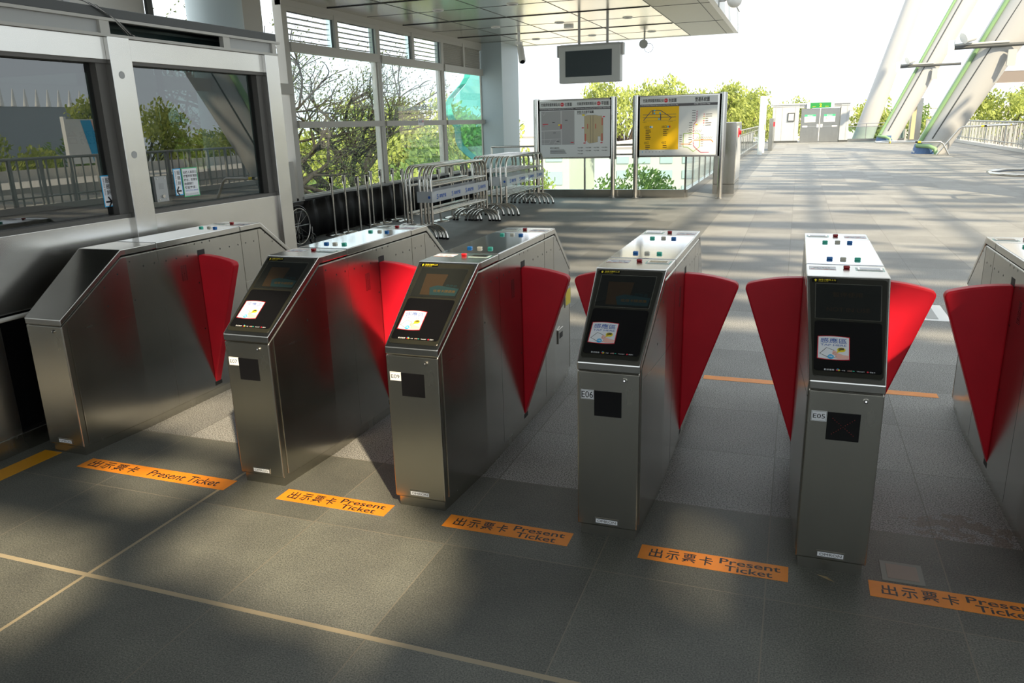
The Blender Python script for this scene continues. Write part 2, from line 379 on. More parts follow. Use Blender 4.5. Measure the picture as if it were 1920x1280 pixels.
def make_gate(idt, label, loc, kind='reader', flaps=(-1, 1), arrow=True, led=None):
    g = thing('ticket_gate', label, 'ticket gate', loc, 'ticket gates standing in a row')
    g.location = loc
    b = MB(); rings = []
    for y in stations(.012, LEN - .012): h = hw(y) - .012; rings.append([(-h, y, 0), (h, y, 0), (h, y, .05), (-h, y, .05)])
    b.loft(rings, STEELV).build('base_plinth', g, key='plinth')
    b = hull(MB(), .001, LEN - .001, .0485, lambda y: ztop(y, .0415), -.002, STEELV); b.build('body', g, bevel=.003, seg=1, key='body')
    for nm, y0, y1 in (('front_panel', -.004, .006), ('rear_panel', LEN - .006, LEN + .004)):
        if nm in MC: pass
        b = MB(); b.box((-.1245, y0, .052), (.1245, y1, .724), STEELV); b.build(nm, g, bevel=.006, key=nm)
    # side panels, one mesh per side with its seams
    for sg in (-1, 1):
        b = MB(); tp = lambda y: ztop(y, .047)
        sidepanel(b, sg, .036, YM - .003, .690, tp); sidepanel(b, sg, .036, YM - .003, .06, .685)
        sidepanel(b, sg, YM + .002, YB - .003, .06, tp); sidepanel(b, sg, YB + .002, 1.60, .685, tp); sidepanel(b, sg, 1.605, LEN - .036, .685, tp)
        sidepanel(b, sg, YB + .002, LEN - .036, .06, .680)
        h0 = .1515 + .0018
        def strip(ya, za, yb, zb_, w_=.0016):
            dv = (w_, 0) if abs(zb_ - za) > abs(yb - ya) else (0, w_)
            ya2 = [ya, yb] if yb - ya < .01 or ya > .45 or yb < .45 else [ya, .45, yb]
            for p, q in zip(ya2, ya2[1:]):
                hp, hq = hw(p) + .0022, hw(q) + .0022
                b.add([(sg * hp, p - dv[0], za - dv[1]), (sg * hq, q - dv[0], (za if dv[1] else zb_) - dv[1]), (sg * hq, q + dv[0], (za if dv[1] else zb_) + dv[1]), (sg * hp, p + dv[0], za + dv[1])], [(0, 1, 2, 3)], TUBE)
        strip(.0345, .06, .0345, ztop(.036, .047)); strip(YM - .0005, .06, YM - .0005, ztop(YM, .047)); strip(.036, .6875, YM, .6875)  # bright steel strips stand in for highlights on the seam edges
        for (y, z) in DOTS:
            h = hw(y) + .0018; b.add([(sg * h, y + .0045 * math.cos(k * PI / 4), z + .0055 * math.sin(k * PI / 4)) for k in range(8)], [tuple(range(8))], GAP)
        for i in range(14):
            for j in range(3): y = .845 + j * .017; z = .80 + i * .007; b.add([(sg * h0, y, z), (sg * h0, y + .012, z), (sg * h0, y + .012, z + .003), (sg * h0, y, z + .003)], [(0, 1, 2, 3)], GAP)
        for z0, z1 in ((.925, .965), (.072, .098)): b.add([(sg * h0, 1.0, z0), (sg * h0, 1.065, z0), (sg * h0, 1.065, z1), (sg * h0, 1.0, z1)], [(0, 1, 2, 3)], GAP)
        b.build('side_panel', g, key='side%d' % sg)
        b = MB(); b.box((sg * .148, 1.84, .52), (sg * .1555, 1.97, .64), CREAM); b.box((sg * .150, 1.85, .53), (sg * .1565, 1.96, .63), YEL)
        b.build('card_tray', g, key='tray%d' % sg)['label'] = 'yellow card tray'
        b = MB(); b.box((sg * .148, 1.68, .32), (sg * .156, 1.79, .41), STEEL); b.box((sg * .150, 1.70, .35), (sg * .1568, 1.77, .385), GAP); b.build('coin_slot', g, key='slot%d' % sg)
    # covers
    zb = lambda y: ztop(y, .034)
    hull(MB(), -.0045, YM - .0015, zb, lambda y: ztop(y), .002, COVER).build('head_cover', g, bevel=.005, key='cov0')
    hull(MB(), YM + .0015, YB - .0015, zb, lambda y: ztop(y), .002, COVER).build('top_cover', g, bevel=.0025, seg=1, key='cov1')
    hull(MB(), YB + .0015, LEN + .0045, zb, lambda y: ztop(y), .002, COVER).build('head_cover', g, bevel=.005, key='cov2')
    b = MB(); b.box((-.147, YM + .008, ZTOP - .001), (.147, YB - .008, ZTOP + .0012), PLATE); b.build('top_plate', g, key='plate')['label'] = 'mirror polished top plate'
    # lamp caps
    def cap(x, y, m):
        b = MB(); b.box((x - .0125, y - .010, ZTOP), (x + .0125, y + .010, ZTOP + .012), m); b.build('lamp_cap', g, bevel=.004, key=('cap', x, y, m.name))
    cs = [(-.055, .81, B_BLUE), (0, .81, B_WHITE), (.058, .81, B_GREEN), (-.06, 1.30, B_GREEN), (-.002, 1.31, B_WHITE), (.053, 1.30, B_BLUE), (.003, .60, B_RED), (-.003, 1.535, B_RED)]
    if kind == 'plain': cs = cs[3:6] + cs[7:]
    for x, y, m in cs: cap(x, y, m)
    O = (0, 0, ZTOP)
    def toplabel(cx, cy, flip, key):
        b = MB(); b.rect(cx - .052, cy - .034, cx + .052, cy + .034, O, X, Y, WHITE, .0004); 
        for q in (-1, 1): b.rect(cx - .052, cy + q * .034 - .003, cx + .052, cy + q * .034 + .003, O, X, Y, REDP if flip else SKIN, .0006)
        b.text('請投入單程票', cx - .035, cy - .008, cx + .03, cy + .012, O, X, Y, INK, .0008)
        for q, m in enumerate((REDP, BLUE, REDP, BLUE)): b.rect(cx - .045 + q * .025, cy - .027, cx - .03 + q * .025, cy - .021, O, X, Y, m, .0008)
        b.build('instruction_sticker', g, key=key)
    def topwindow(cx, cy, key):
        b = MB(); b.rect(cx - .054, cy - .036, cx + .054, cy + .036, O, X, Y, B_GREEN, .0003); b.rect(cx - .05, cy - .032, cx + .05, cy + .032, O, X, Y, WHITE, .0006)
        b.box((cx - .046, cy - .024, ZTOP), (cx + .046, cy + .026, ZTOP + .004), TUBE); b.box((cx - .038, cy - .018, ZTOP + .003), (cx + .038, cy + .02, ZTOP + .0045), SCREEN)
        b.build('card_reader_window', g, key=key)
    if kind != 'plain': toplabel(-.09, .59, 0, 'tl0'); topwindow(.09, .59, 'tw0')
    toplabel(.09, 1.52, 1, 'tl1'); topwindow(-.09, 1.53, 'tw1')
    # sloping display
    if kind == 'reader':
        b = MB()
        def tz(s0, s1, f, m, dd, mb=b, uo=0): mb.poly([(-f(s0), s0), (f(s0), s0), (f(s1), s1), (-f(s1), s1)], SLO, SEX, SEY, m, dd)
        fw = lambda s: .1165 + (.140 - .1165) * (s - .016) / .482
        r = MB(); n = []
        pts = []
        for (cx, cy, a0) in ((-fw(.016) + .014, .03, PI), (fw(.016) - .014, .03, 1.5 * PI), (fw(.498) - .014, .484, 0), (-fw(.498) + .014, .484, .5 * PI)):
            for k in range(5): a = a0 + k * PI / 8; pts.append((cx + .014 * math.cos(a), cy + .014 * math.sin(a)))
        nv = SEX.cross(SEY).normalized()
        r.loft([[tuple(SLO + SEX * x + SEY * y - nv * .004) for x, y in pts], [tuple(SLO + SEX * x + SEY * y + nv * .0025) for x, y in pts]], BEZEL)
        bz = r.build('display_bezel', g, key='bezel')
        d = .0032
        r = MB(); r.poly([(-.116, .286), (.114, .286), (.120, .470), (-.119, .470)], SLO, SEX, SEY, STEELV, d - .0003); r.poly([(-.1135, .289), (.1115, .289), (.1175, .467), (-.1165, .467)], SLO, SEX, SEY, SCREEN, d)
        r.build('display_screen', g, key='screen')
        r = MB(); pts = []
        for (cx, cy, a0) in ((-.101, .05, PI), (.101, .05, 1.5 * PI), (.104, .264, 0), (-.104, .264, .5 * PI)):
            for k in range(4): a = a0 + k * PI / 6; pts.append((cx + .012 * math.cos(a), cy + .012 * math.sin(a)))
        r.poly(pts, SLO, SEX, SEY, BLACK, d)
        a = (SLO, SEX, SEY)
        r.text('歡迎使用', -.078, .041, -.045, .0485, *a, WHITE, d + .0004)
        for q, m in ((-.034, REDP), (-.029, YEL), (-.032, SKYB)): r.disc(q, .045 + (.003 if m is SKYB else 0), .004, *a, m, d + .0004)
        r.text('一卡通', -.024, .042, -.008, .047, *a, WHITE, d + .0004)
        r.text('台灣通', .0, .042, .014, .048, *a, SKIN, d + .0003); r.rect(.016, .0435, .023, .0465, *a, B_GREEN, d + .0003)
        r.text('TRANSIT', .030, .0425, .056, .0465, *a, WHITE, d + .0004); r.disc(.066, .045, .0035, *a, REDP, d + .0004); r.text('悠遊卡', .072, .042, .09, .048, *a, WHITE, d + .0004)
        r.build('reader_panel', g, key='reader')
        # tap sticker
        r = MB(); u0, u1, s0, s1 = -.103, .007, .093, .199; d2 = d + .0006
        def rr(m, i, dd):
            P = []
            for k in range(9): t = k / 8; P.append((u0 + i + (u1 - u0 - 2 * i) * t, s0 + i - .004 * math.sin(PI * t)))
            for k in range(9): t = 1 - k / 8; P.append((u0 + i + (u1 - u0 - 2 * i) * t, s1 - i + .004 * math.sin(PI * t)))
            r.poly(P, *a, m, dd)
        rr(REDP, 0, d2); rr(WHITE, .003, d2 + .0003); d3 = d2 + .0006
        W = lambda p, q: (u0 + (u1 - u0) * p, s0 + (s1 - s0) * q)
        def tx(t, p0, q0, p1, q1, m, bo=0): r.text(t, *W(p0, q0), *W(p1, q1), *a, m, d3, bo)
        tx('感應區', .09, .70, .91, .93, BLUE, .006); tx('TAP HERE', .10, .575, .90, .66, BLUE, 0)
        card = [W(.07, .22), W(.28, .50), W(.52, .40), W(.60, .08), W(.38, .04)]
        r.poly(card, *a, INK, d3); r.poly([W(.095, .22), W(.29, .48), W(.505, .385), W(.58, .09), W(.38, .06)], *a, WHITE, d3 + .0002)
        tx('卡票證', .25, .31, .42, .38, INK)
        r.poly([W(.46, .22), W(.48, .36), W(.56, .37), W(.64, .27), W(.80, .20), W(.965, .18), W(.965, .045), W(.66, .02), W(.54, .06), W(.60, .13)], *a, SKIN, d3 + .0004)
        r.line([W(.60, .19), W(.50, .23), W(.51, .29), W(.62, .26)], .0006, *a, INK, d3 + .0006)
        r.disc(*W(.42, .10), .0105, *a, SKYB, d3 + .0006); r.text('嗶', *W(.36, .06), *W(.48, .14), *a, WHITE, d3 + .0008)
        P = [(W(.74, .42)[0] + .0145 * math.cos(k * PI / 8), W(.74, .42)[1] + .0105 * math.sin(k * PI / 8)) for k in range(16)]
        r.poly(P, *a, YEL, d3 + .0006); r.poly([W(.62, .36), W(.60, .27), W(.72, .33)], *a, YEL, d3 + .0006); tx_d = d3 + .0009
        r.text('嗶', *W(.66, .34), *W(.83, .50), *a, INK, tx_d, .02)
        r.build('tap_sticker', g, key='sticker')['label'] = 'white tap here sticker with a red border'
        r = MB(); r.poly([(-.131, .476), (-.04, .476), (-.04, .494), (-.131, .494)], *a, BLACK, d)
        r.poly([(-.125, .485), (-.1185, .4925), (-.112, .485), (-.116, .485), (-.116, .478), (-.121, .478), (-.121, .485)], *a, YEL, d + .0004)
        r.text('信用卡請刷上方', -.108, .4835, -.044, .4925, *a, YEL, d + .0004, .01); r.text('Credit Cards', -.108, .4775, -.072, .4815, *a, YEL, d + .0004)
        r.build('credit_card_sticker', g, key='ccs')
        sd = d + .0003; r = MB()
        if led: r.text('暫停使用', -.055, .400, .05, .425, *a, SCR_B, sd); r.text('NOT IN USE', -.075, .325, .075, .345, *a, SCR_B, sd)
        else:
            r.poly([(-.07, .30), (.02, .30), (.03, .43), (-.08, .43)], *a, SCR_B, sd); r.poly([(-.02, .30), (.105, .30), (.11, .345), (.0, .36), (-.035, .345)], *a, SCR_T, sd + .0002)
            r.text('感應區', .04, .352, .098, .368, *a, SCR_T, sd + .0004); r.text('信用卡請感應', -.01, .318, .098, .334, *a, SCR_O, sd + .0004)
        r.build('screen_image', g)
    # front details
    F0 = (0, -.0046, 0); FX, FY = X, Z
    def plate(b, x0, z0, x1, z1, m, t=.0015): b.box((x0, -.0046 - t, z0), (x1, -.0035, z1), m)
    b = MB(); plate(b, -.051, .063, .049, .090, TUBE, .002); b.rect(-.048, .066, .046, .087, F0, FX, FY, DGREY, .0022)
    b.rect(-.0465, .0675, .0445, .0855, F0, FX, FY, WHITE, .0024); b.text('OMRON', -.040, .071, .038, .082, F0, FX, FY, INK, .003, 0); b.build('maker_plate', g, key='maker')
    b = MB(); b.cyl((.066, -.0035, .697), (.066, -.010, .697), .010, TUBE, 20); b.cyl((.066, -.0035, .697), (.066, -.0115, .697), .006, GAP, 12); b.cyl((.066, -.0035, .697), (.066, -.0125, .699), .0035, TUBE, 8); b.build('lock', g, key='lock')
    if kind != 'plain':
        b = MB(); b.box((-.055, -.0060, .541), (.055, -.0035, .647), BLACK)
        if led:
            for k in range(-5, 6):
                for sgn in (-1, 1): b.disc(k * .0072, .594 + sgn * k * .006, .0012, F0, FX, FY, LEDR, .0018, 6)
        b.build('indicator_window', g)
    if idt:
        b = MB(); x0, x1 = (-.109, -.0565); z0, z1 = .609, .648
        plate(b, x0, z0, x1, z1, WHITE, .0018); b.line([(x0 + .002, z0 + .002), (x1 - .002, z0 + .002), (x1 - .002, z1 - .002), (x0 + .002, z1 - .002), (x0 + .002, z0 + .002)], .0008, F0, FX, FY, INK, .0022)
        bg_ = idt == 'E06'
        b.text(idt, x0 + (.003 if bg_ else .006), z0 + (.006 if bg_ else .011), x1 - (.003 if bg_ else .006), z1 - (.006 if bg_ else .011), F0, FX, FY, INK, .0024, .004); b.build('number_label', g)
    # flaps: a quarter-fan wedge swinging out over the lane
    for sg in flaps:
        b = MB(); R_, A = .845, math.radians(18.6); prof = [(0, 0)]
        rc = .028; de = math.asin(rc / (R_ - rc))
        for k in range(10): prof.append((R_ * math.sin((A - de) * k / 9), R_ * math.cos((A - de) * k / 9)))
        for k in range(1, 7): th_ = A - de + (PI / 2 + de) * k / 6; prof.append(((R_ - rc) * math.sin(A - de) + rc * math.sin(th_), (R_ - rc) * math.cos(A - de) + rc * math.cos(th_)))
        rings = [[(sg * (.1505 + px), yy, .09 + pz) for px, pz in prof] for yy in (1.004, 1.062)]
        b.loft(rings, RED).build('barrier_flap', g, bevel=.009, seg=3, key='flap%d' % sg)['label'] = 'red fan shaped barrier flap'
    return g
gx = lambda k: .124 + .8585 * k
make_gate('E07', 'ticket gate numbered E07, next to the leftmost gate', (gx(0), 0, 0))
make_gate('E09', 'ticket gate numbered E09, between gates E07 and E06', (gx(1), 0, 0))
make_gate('E06', 'ticket gate with the larger lettered number E06, between E09 and E05', (gx(2), 0, 0))
make_gate('E05', 'ticket gate numbered E05 with a faint red cross on its indicator', (gx(3), 0, 0), led=True)
make_gate(None, 'ticket gate cut off by the right edge of the photo', (gx(4), 0, 0))
make_gate(None, 'plain ended ticket gate without a screen, beside the service booth', (-1.2829 + .124, 0, 0), kind='plain', flaps=(1,))

# ---------------------------------------------------------------- floor tapes and floor fittings
def tape(x0, x1, y0, y1, label, txt=None, m=TAPE):
    b = MB(); b.box((x0, y0, 0), (x1, y1, .0012), m); O = (0, 0, .0015)
    if txt == 2:
        w_ = x1 - x0
        for i, ch in enumerate('出示票卡'): b.text(ch, x0 + w_ * (.07 + i * .115), y0 + .022, x0 + w_ * (.07 + i * .115 + .092), y1 - .018, O, X, Y, INK, 0, .012)
        b.text('Present', x0 + w_ * .55, y0 + .054, x0 + w_ * .95, y1 - .012, O, X, Y, INK, 0, .012); b.text('Ticket', x0 + w_ * .59, y0 + .008, x0 + w_ * .90, y0 + .047, O, X, Y, INK, 0, .012)
    elif txt == 1:
        w_ = x1 - x0
        for i, ch in enumerate('出示票卡'): b.text(ch, x0 + w_ * (.045 + i * .088), y0 + .020, x0 + w_ * (.045 + i * .088 + .072), y1 - .016, O, X, Y, INK, 0, .012)
        b.text('Present Ticket', x0 + w_ * .47, y0 + .022, x0 + w_ * .93, y1 - .022, O, X, Y, INK, 0, .008)
    o = b.build('floor_tape'); tag(o, label, 'floor tape', 'orange present ticket tapes' if txt else None); return o
tape(-.975, -.03, -.115, -.01, 'longest orange floor tape, lettering in one line, left of gate E07', 1)
tape(.275, .85, -.115, -.01, 'orange lettered floor tape between gates E07 and E09', 2)
tape(1.135, 1.70, -.115, -.01, 'orange lettered floor tape between gates E09 and E06', 2)
tape(1.99, 2.555, -.115, -.01, 'orange lettered floor tape between gates E06 and E05', 2)
tape(2.835, 3.41, -.115, -.01, 'orange lettered floor tape right of gate E05, running out of frame', 2)
tape(1.99, 2.56, 2.185, 2.265, 'plain orange tape across the lane behind gates E06 and E05')
tape(2.85, 3.39, 2.185, 2.265, 'plain orange tape behind the lane right of gate E05')
b = MB(); b.box((-1.335, -1.4, 0), (-1.21, 0, .0012), TAPEY); tag(b.build('floor_tape'), 'amber tape running along the booth at the left edge', 'floor tape')
STONE = mat('cover_stone', (.30, .24, .20), .6); FRM = mat('cover_frame', (.20, .21, .18), .5)
b = MB(); b.box((2.885, .005, 0), (3.03, .145, .002), FRM); b.box((2.905, .025, 0), (3.012, .125, .0035), STONE); tag(b.build('floor_cover'), 'small square stone floor cover right of gate E05', 'floor cover')
b = MB(); b.box((3.55, 4.2, 0), (3.78, 4.8, .002), WPAINT); b.box((3.6, 4.26, 0), (3.69, 4.74, .004), GREY); tag(b.build('floor_cover'), 'steel framed floor hatch behind the red flap of gate E05', 'floor cover')
b = MB(); b.add([(2.655, -.03, .001), (2.70, -.06, .002), (2.715, -.085, .014), (2.69, -.05, .01)], [(0, 1, 2, 3)], mat('dry_leaf', (.35, .27, .15), .8)); o = b.build('dry_leaf'); tag(o, 'small dry leaf on the floor in front of gate E05', 'leaf'); o.modifiers.new('t', 'SOLIDIFY').thickness = .001

# ---------------------------------------------------------------- service booth at the left
BX = -1.44; bt = thing('service_booth', 'stainless steel service booth with tinted windows behind the leftmost gate', 'booth', (0, 0, 0)); bt.location = (BX, 0, 0)
def bb(a, c, name, m, bev=.003, lab=None, par=bt):
    r = MB(); r.box((a[0], a[1], a[2]), (c[0], c[1], c[2]), m); o = r.build(name, par, bevel=bev)
    if lab: o['label'] = lab
    return o
bb((-.06, -4, .76), (0, 2.44, 1.17), 'sill_panel', BOOTH); bb((-.06, -4, .10), (-.0, -.03, .75), 'lower_panel', BOOTH)
bb((-.10, -.03, .10), (-.05, 2.44, .76), 'recess_panel', BLACK); bb((-.08, -4, 0), (.004, 2.62, .10), 'base_strip', STEELV)
r = MB(); r.tube([(.03, -4, .745), (.03, .6, .745)], .012, CREAM); r.build('hand_rail', bt)
bb((-.05, -4, 2.105), (0, .955, 2.235), 'header', BOOTH); bb((-.05, 1.12, 2.105), (0, 2.44, 2.235), 'header', BOOTH)
bb((-.05, .955, .1), (.03, 1.12, 2.235), 'post', BOOTH); bb((-.16, 2.44, 0), (.03, 2.60, 2.235), 'post', BOOTH)
r = MB()
for z in (1.55, 2.02): r.cyl((.03, 1.022, z), (.0315, 1.022, z), .022, GREY, 24)
r.build('cover_disc', bt)
DARKF = mat('window_reveal', (.10, .095, .085), .5)
for (y0, y1) in ((-4, .955), (1.12, 2.44)):
    r = MB()
    for a, c in (((-.10, y0, 1.165), (-.005, y1, 1.195)), ((-.10, y0, 2.085), (-.005, y1, 2.11)), ((-.10, y0, 1.19), (-.02, y0 + .04, 2.09)), ((-.10, y1 - .07, 1.19), (-.02, y1, 2.09))): r.box(a, c, DARKF)
    wf = r.build('window_frame', bt)
    r = MB(); r.box((-.075, y0 + .03, 1.19), (-.067, y1 - .06, 2.09), BOOTHG); r.build('glass_pane', bt)['label'] = 'tinted window glass'
# light trough on top: two rails, end caps, dark void between, thin top cover
r = MB(); r.box((-.02, -4, 2.235), (.02, 2.62, 2.252), CREAM); r.box((-.02, -4, 2.325), (.02, 2.66, 2.342), CREAM)
for y0, y1 in ((.93, 1.0), (2.0, 2.07), (2.56, 2.61)): r.box((-.02, y0, 2.25), (.015, y1, 2.33), CREAM)
r.box((-.015, -4, 2.25), (-.005, .93, 2.328), GREY); r.box((-.015, 2.07, 2.25), (-.005, 2.56, 2.328), GREY); r.box((-.30, -4, 2.24), (-.28, 2.6, 2.33), TEAL); r.box((-.3, -4, 2.235), (-.02, 2.6, 2.245), DGREY)
r.build('light_trough', bt)
bb((-3.4, -4, 2.345), (.0, 2.64, 2.40), 'roof', DGREY)
bb((-3.4, -4, 0), (-.1, 2.5, .02), 'booth_floor', DGREY); bb((-.9, -4, .72), (-.15, 2.3, .76), 'desk', DGREY); bb((-3.4, -4, 0), (-3.35, 2.5, 1.1), 'rear_panel', DGREY)
bb((-3.4, 2.50, 0), (-.1, 2.56, 1.05), 'end_panel', DGREY); bb((-3.4, 2.50, 2.2), (-.1, 2.56, 2.345), 'end_header', DGREY)
r = MB(); r.box((-3.4, 2.53, 1.05), (-.16, 2.536, 2.2), FENG); r.build('glass_pane', bt)
r = MB(); O = (0, 2.525, 0); mx = (-1, 0, 0)
x0 = 2.05
IN2 = mat('sign_print_grey', (.18, .20, .21), .6)
r.text('服務台', x0 - .62, 1.62, x0 - .1, 1.80, O, mx, Z, IN2, 0); r.text('Information', x0 - .55, 1.50, x0 - .1, 1.56, O, mx, Z, IN2, 0)
r = MB(); O = (0, 2.525, 0)
cxm = -1.62
ring = [(cxm + .125 * math.cos(k * PI / 16), 1.66 + .125 * math.sin(k * PI / 16)) for k in range(33)]
r.line(ring, .02, O, X, Z, IN2); r.text('?', cxm + .05, 1.58, cxm - .05, 1.74, O, X, Z, IN2, 0, .02)
r.text('服務台', cxm - .18, 1.60, cxm - .62, 1.72, O, X, Z, IN2); r.text('Information', cxm - .18, 1.50, cxm - .6, 1.55, O, X, Z, IN2)
r.build('window_lettering', bt)['label'] = 'mirrored information lettering on the far pane'
def sticker(y0, y1, z0, z1, label, draw, border=SKYB):
    r = MB(); r.box((-.0665, y0, z0), (-.0655, y1, z1), border); O = (-.0652, 0, 0); r.rect(y0 + .006, z0 + .006, y1 - .006, z1 - .006, O, Y, Z, WHITE, 0)
    draw(r, (-.0648, 0, 0)); o = r.build('window_sticker'); o.location = (BX, 0, 0); tag(o, label, 'sticker'); return o
def dserv(y0, y1, z0, z1, right):
    def f(r, O):
        w_ = y1 - y0; h_ = z1 - z0
        for i, ch in enumerate('服務鈴'): r.text(ch, y0 + w_ * .45, z1 - h_ * (.24 + i * .19), y0 + w_ * .88, z1 - h_ * (.09 + i * .19), O, Y, Z, INK, 0, .01)
        r.text('SERVICE RING', z1 - h_ * .08, 0, z1 - h_ * .62, 1, (O[0], y0 + w_ * .2, 0), Z, (0, w_ * .14, 0), INK, 0)
        s = 1 if right else -1; cy = (y0 + y1) / 2; cz = z0 + h_ * .16
        r.line([(cy - s * w_ * .3, cz), (cy + s * w_ * .3, cz)], .011, O, Y, Z, INK); r.line([(cy, cz + .03), (cy + s * w_ * .32, cz), (cy, cz - .03)], .011, O, Y, Z, INK)
    return f
sticker(.825, .895, 1.245, 1.435, 'service ring window sticker with a right arrow, left of the steel post', dserv(.825, .895, 1.245, 1.435, True))
sticker(1.425, 1.495, 1.26, 1.44, 'service ring window sticker with a left arrow, beside the intercom', dserv(1.425, 1.495, 1.26, 1.44, False))
def dnote(r, O):
    ls = ['站務人員因公', '務暫時離開服', '務台，若需協', '助請撥打', '客服專線：']
    for i, t in enumerate(ls): r.text(t, 1.515, 1.400 - i * .026, 1.515 + .022 * len(t), 1.419 - i * .026, O, Y, Z, INK, 0, .012)
    r.text('(07)793-8888', 1.52, 1.277, 1.64, 1.290, O, Y, Z, BLUE)
    for i in range(3): r.text('Please call the service line', 1.515, 1.262 - i * .007, 1.64, 1.267 - i * .007, O, Y, Z, INK)
sticker(1.503, 1.655, 1.243, 1.44, 'white notice with a green border on the booth window', dnote, GREENP)
r = MB(); r.box((-.066, 1.23, 1.235), (-.045, 1.335, 1.40), GREY)
for (y, z) in ((1.25, 1.385), (1.315, 1.385), (1.25, 1.25), (1.315, 1.25)): r.cyl((-.045, y, z), (-.042, y, z), .004, TUBE, 8)
for i in range(5):
    for j in range(5): r.cyl((-.045, 1.262 + i * .009, 1.32 + j * .008), (-.0445, 1.262 + i * .009, 1.32 + j * .008), .002, GAP, 6)
r.cyl((-.045, 1.285, 1.27), (-.035, 1.285, 1.27), .011, TUBE, 16); o = r.build('intercom', None, loc=(BX, 0, 0)); tag(o, 'grey steel intercom with a call button on the booth window', 'intercom')
r = MB()
for k in range(5):
    dd = k * .012
    r.tube([(-.05 - dd, .2 + dd * 3, 2.42), (-.03, .55 + dd, 2.44 + dd * .5), (0, .85 + dd * 2, 2.42 - dd * .3), (.02, 1.0 + dd * 2, 2.36 - dd), (.015, 1.08 + dd * 2, 2.30 - dd), (-.01, 1.14 + dd * 2, 2.26)], .0022, CREAM if k % 2 else DGREY, 6)
o = r.build('cable_bundle', None, loc=(BX, 0, 0)); tag(o, 'loose bundle of thin cables hanging over the booth top edge', 'cable')
# dark and light panels, column and openings of the wall behind the booth
b = MB(); b.box((-5.1, -16, 0), (-4.95, 5.0, 5.4), CREAM); b.box((-4.94, 3.85, 2.2), (-4.92, 3.93, 5.4), GREY); b.box((-4.94, 5.0, 0), (-4.9, 5.09, 5.4), DGREY)
b.box((-5.1, 5.0, 0), (-4.95, 7.64, 1.2), CREAM); b.box((-5.1, 6.63, 0), (-4.95, 7.24, 5.4), CREAM); struct(b.build('wall_left'))
b = MB(); b.cyl((-5.0, 6.3, 0), (-5.0, 6.3, 5.5), .36, COLPAINT, 32); tag(b.build('round_column'), 'blue grey round column rising behind the booth', 'column')
b = MB(); b.box((-5.0, 2.7, 2.2), (-4.92, 7.8, 2.36), CREAM)
struct(b.build('trim_2'))

# ---------------------------------------------------------------- window wall
WX = -4.95
def wpart(n, vs_, m, par, lab=None):
    r = MB()
    for a, c in vs_: r.box(a, c, m)
    o = r.build(n, par)
    if lab: o['label'] = lab
    return o
b = MB()
for y0 in (7.72, 10.56, 13.38): b.box((WX - .15, y0, 0), (WX, y0 + .13, 3.56), CREAM)
b.box((WX - .1, 7.72, 3.49), (WX + .005, 15.8, 3.58), CREAM); b.box((WX - .1, 7.72, 0), (WX - .02, 15.8, .62), DGREY); b.box((WX - .14, 7.8, .60), (WX + .03, 15.8, .64), GREY)
struct(b.build('wall_left'))
b = MB(); b.box((WX - .06, 15.74, 0), (WX + .52, 16.95, 3.58), COLPAINT); struct(b.build('wall_left'))
bays = [(7.85, 10.56), (10.69, 13.38), (13.51, 15.74)]
for i, (y0, y1) in enumerate(bays):
    wi = thing('window_%d' % (i + 1), None, None, (0, 0, 0)); struct(wi)
    wi['kind'] = 'structure'
    wpart('transom', [((WX - .08, y0, 1.70), (WX + .04, y1 + .03, 1.80)), ((WX - .08, y0, 2.84), (WX + .03, y1 + .02, 2.98))], CREAM, wi)
    ym = (y0 + y1) / 2
    wpart('window_frame', [((WX - .06, y0, .64), (WX - .03, y0 + .03, 2.84)), ((WX - .06, y1 - .03, .64), (WX - .03, y1, 2.84)), ((WX - .06, y0, .64), (WX - .03, y1, .66)),
         ((WX - .06, ym - .05, 2.98), (WX + .01, ym + .05, 3.5)), ((WX - .06, y0, 3.42), (WX - .0, y1, 3.5))], CREAM, wi)
    wpart('glass_pane', [((WX - .05, y0, .65), (WX - .045, y1, 1.72)), ((WX - .05, y0, 1.78), (WX - .045, y1, 2.85))], WING, wi)
    for (a, c) in ((y0 + .02, ym - .05), (ym + .05, y1 - .02)):
        r = MB()
        if i < 2:
            for q in range(6):
                z = 3.01 + q * .082; r.box((WX - .11, a, z), (WX - .02, c - .12, z + .006), mat('louver_blue', (.16, .18, .36), .2) if 'louver_blue' not in bpy.data.materials else bpy.data.materials['louver_blue'])
            r.box((WX - .08, c - .12, 2.98), (WX - .05, c, 3.42), FENG); r.box((WX - .05, c - .04, 2.98), (WX - .02, c - .02, 3.45), DGREY)
        else:
            for q in range(12): z = 2.98 + q * .038; r.add([(WX - .03, a, z), (WX - .03, c, z), (WX - .055, c, z + .04), (WX - .055, a, z + .04)], [(0, 1, 2, 3)], CREAM); r.box((WX - .09, a, z), (WX - .03, c, z + .004), CREAM)
        r.build('louver', wi)
b = MB(); b.box((WX + .041, 12.0, 1.70), (WX + .043, 12.26, 1.83), WHITE); b.text('請勿倚靠', 12.03, 1.75, 12.18, 1.80, (WX + .044, 0, 0), Y, Z, INK); b.disc(12.22, 1.78, .025, (WX + .044, 0, 0), Y, Z, REDP)
tag(b.build('warning_sticker'), 'small white warning sticker on the window crossbar', 'sticker')
for i, y in enumerate((10.62, 13.44)):
    b = MB(); b.tube([(WX + .02, y + .0, 2.9), (WX + .03, y - .02, 1.5), (WX + .03, y + .02, 1.35), (WX + .03, y + .08, 1.4), (WX + .02, y + .06, 2.9)], .004, WPAINT, 5)
    tag(b.build('pull_cord'), ('white pull cord loop hanging on the window post nearest the booth' if i == 0 else 'white pull cord loop hanging on the farther window post'), 'cord', 'window pull cords')
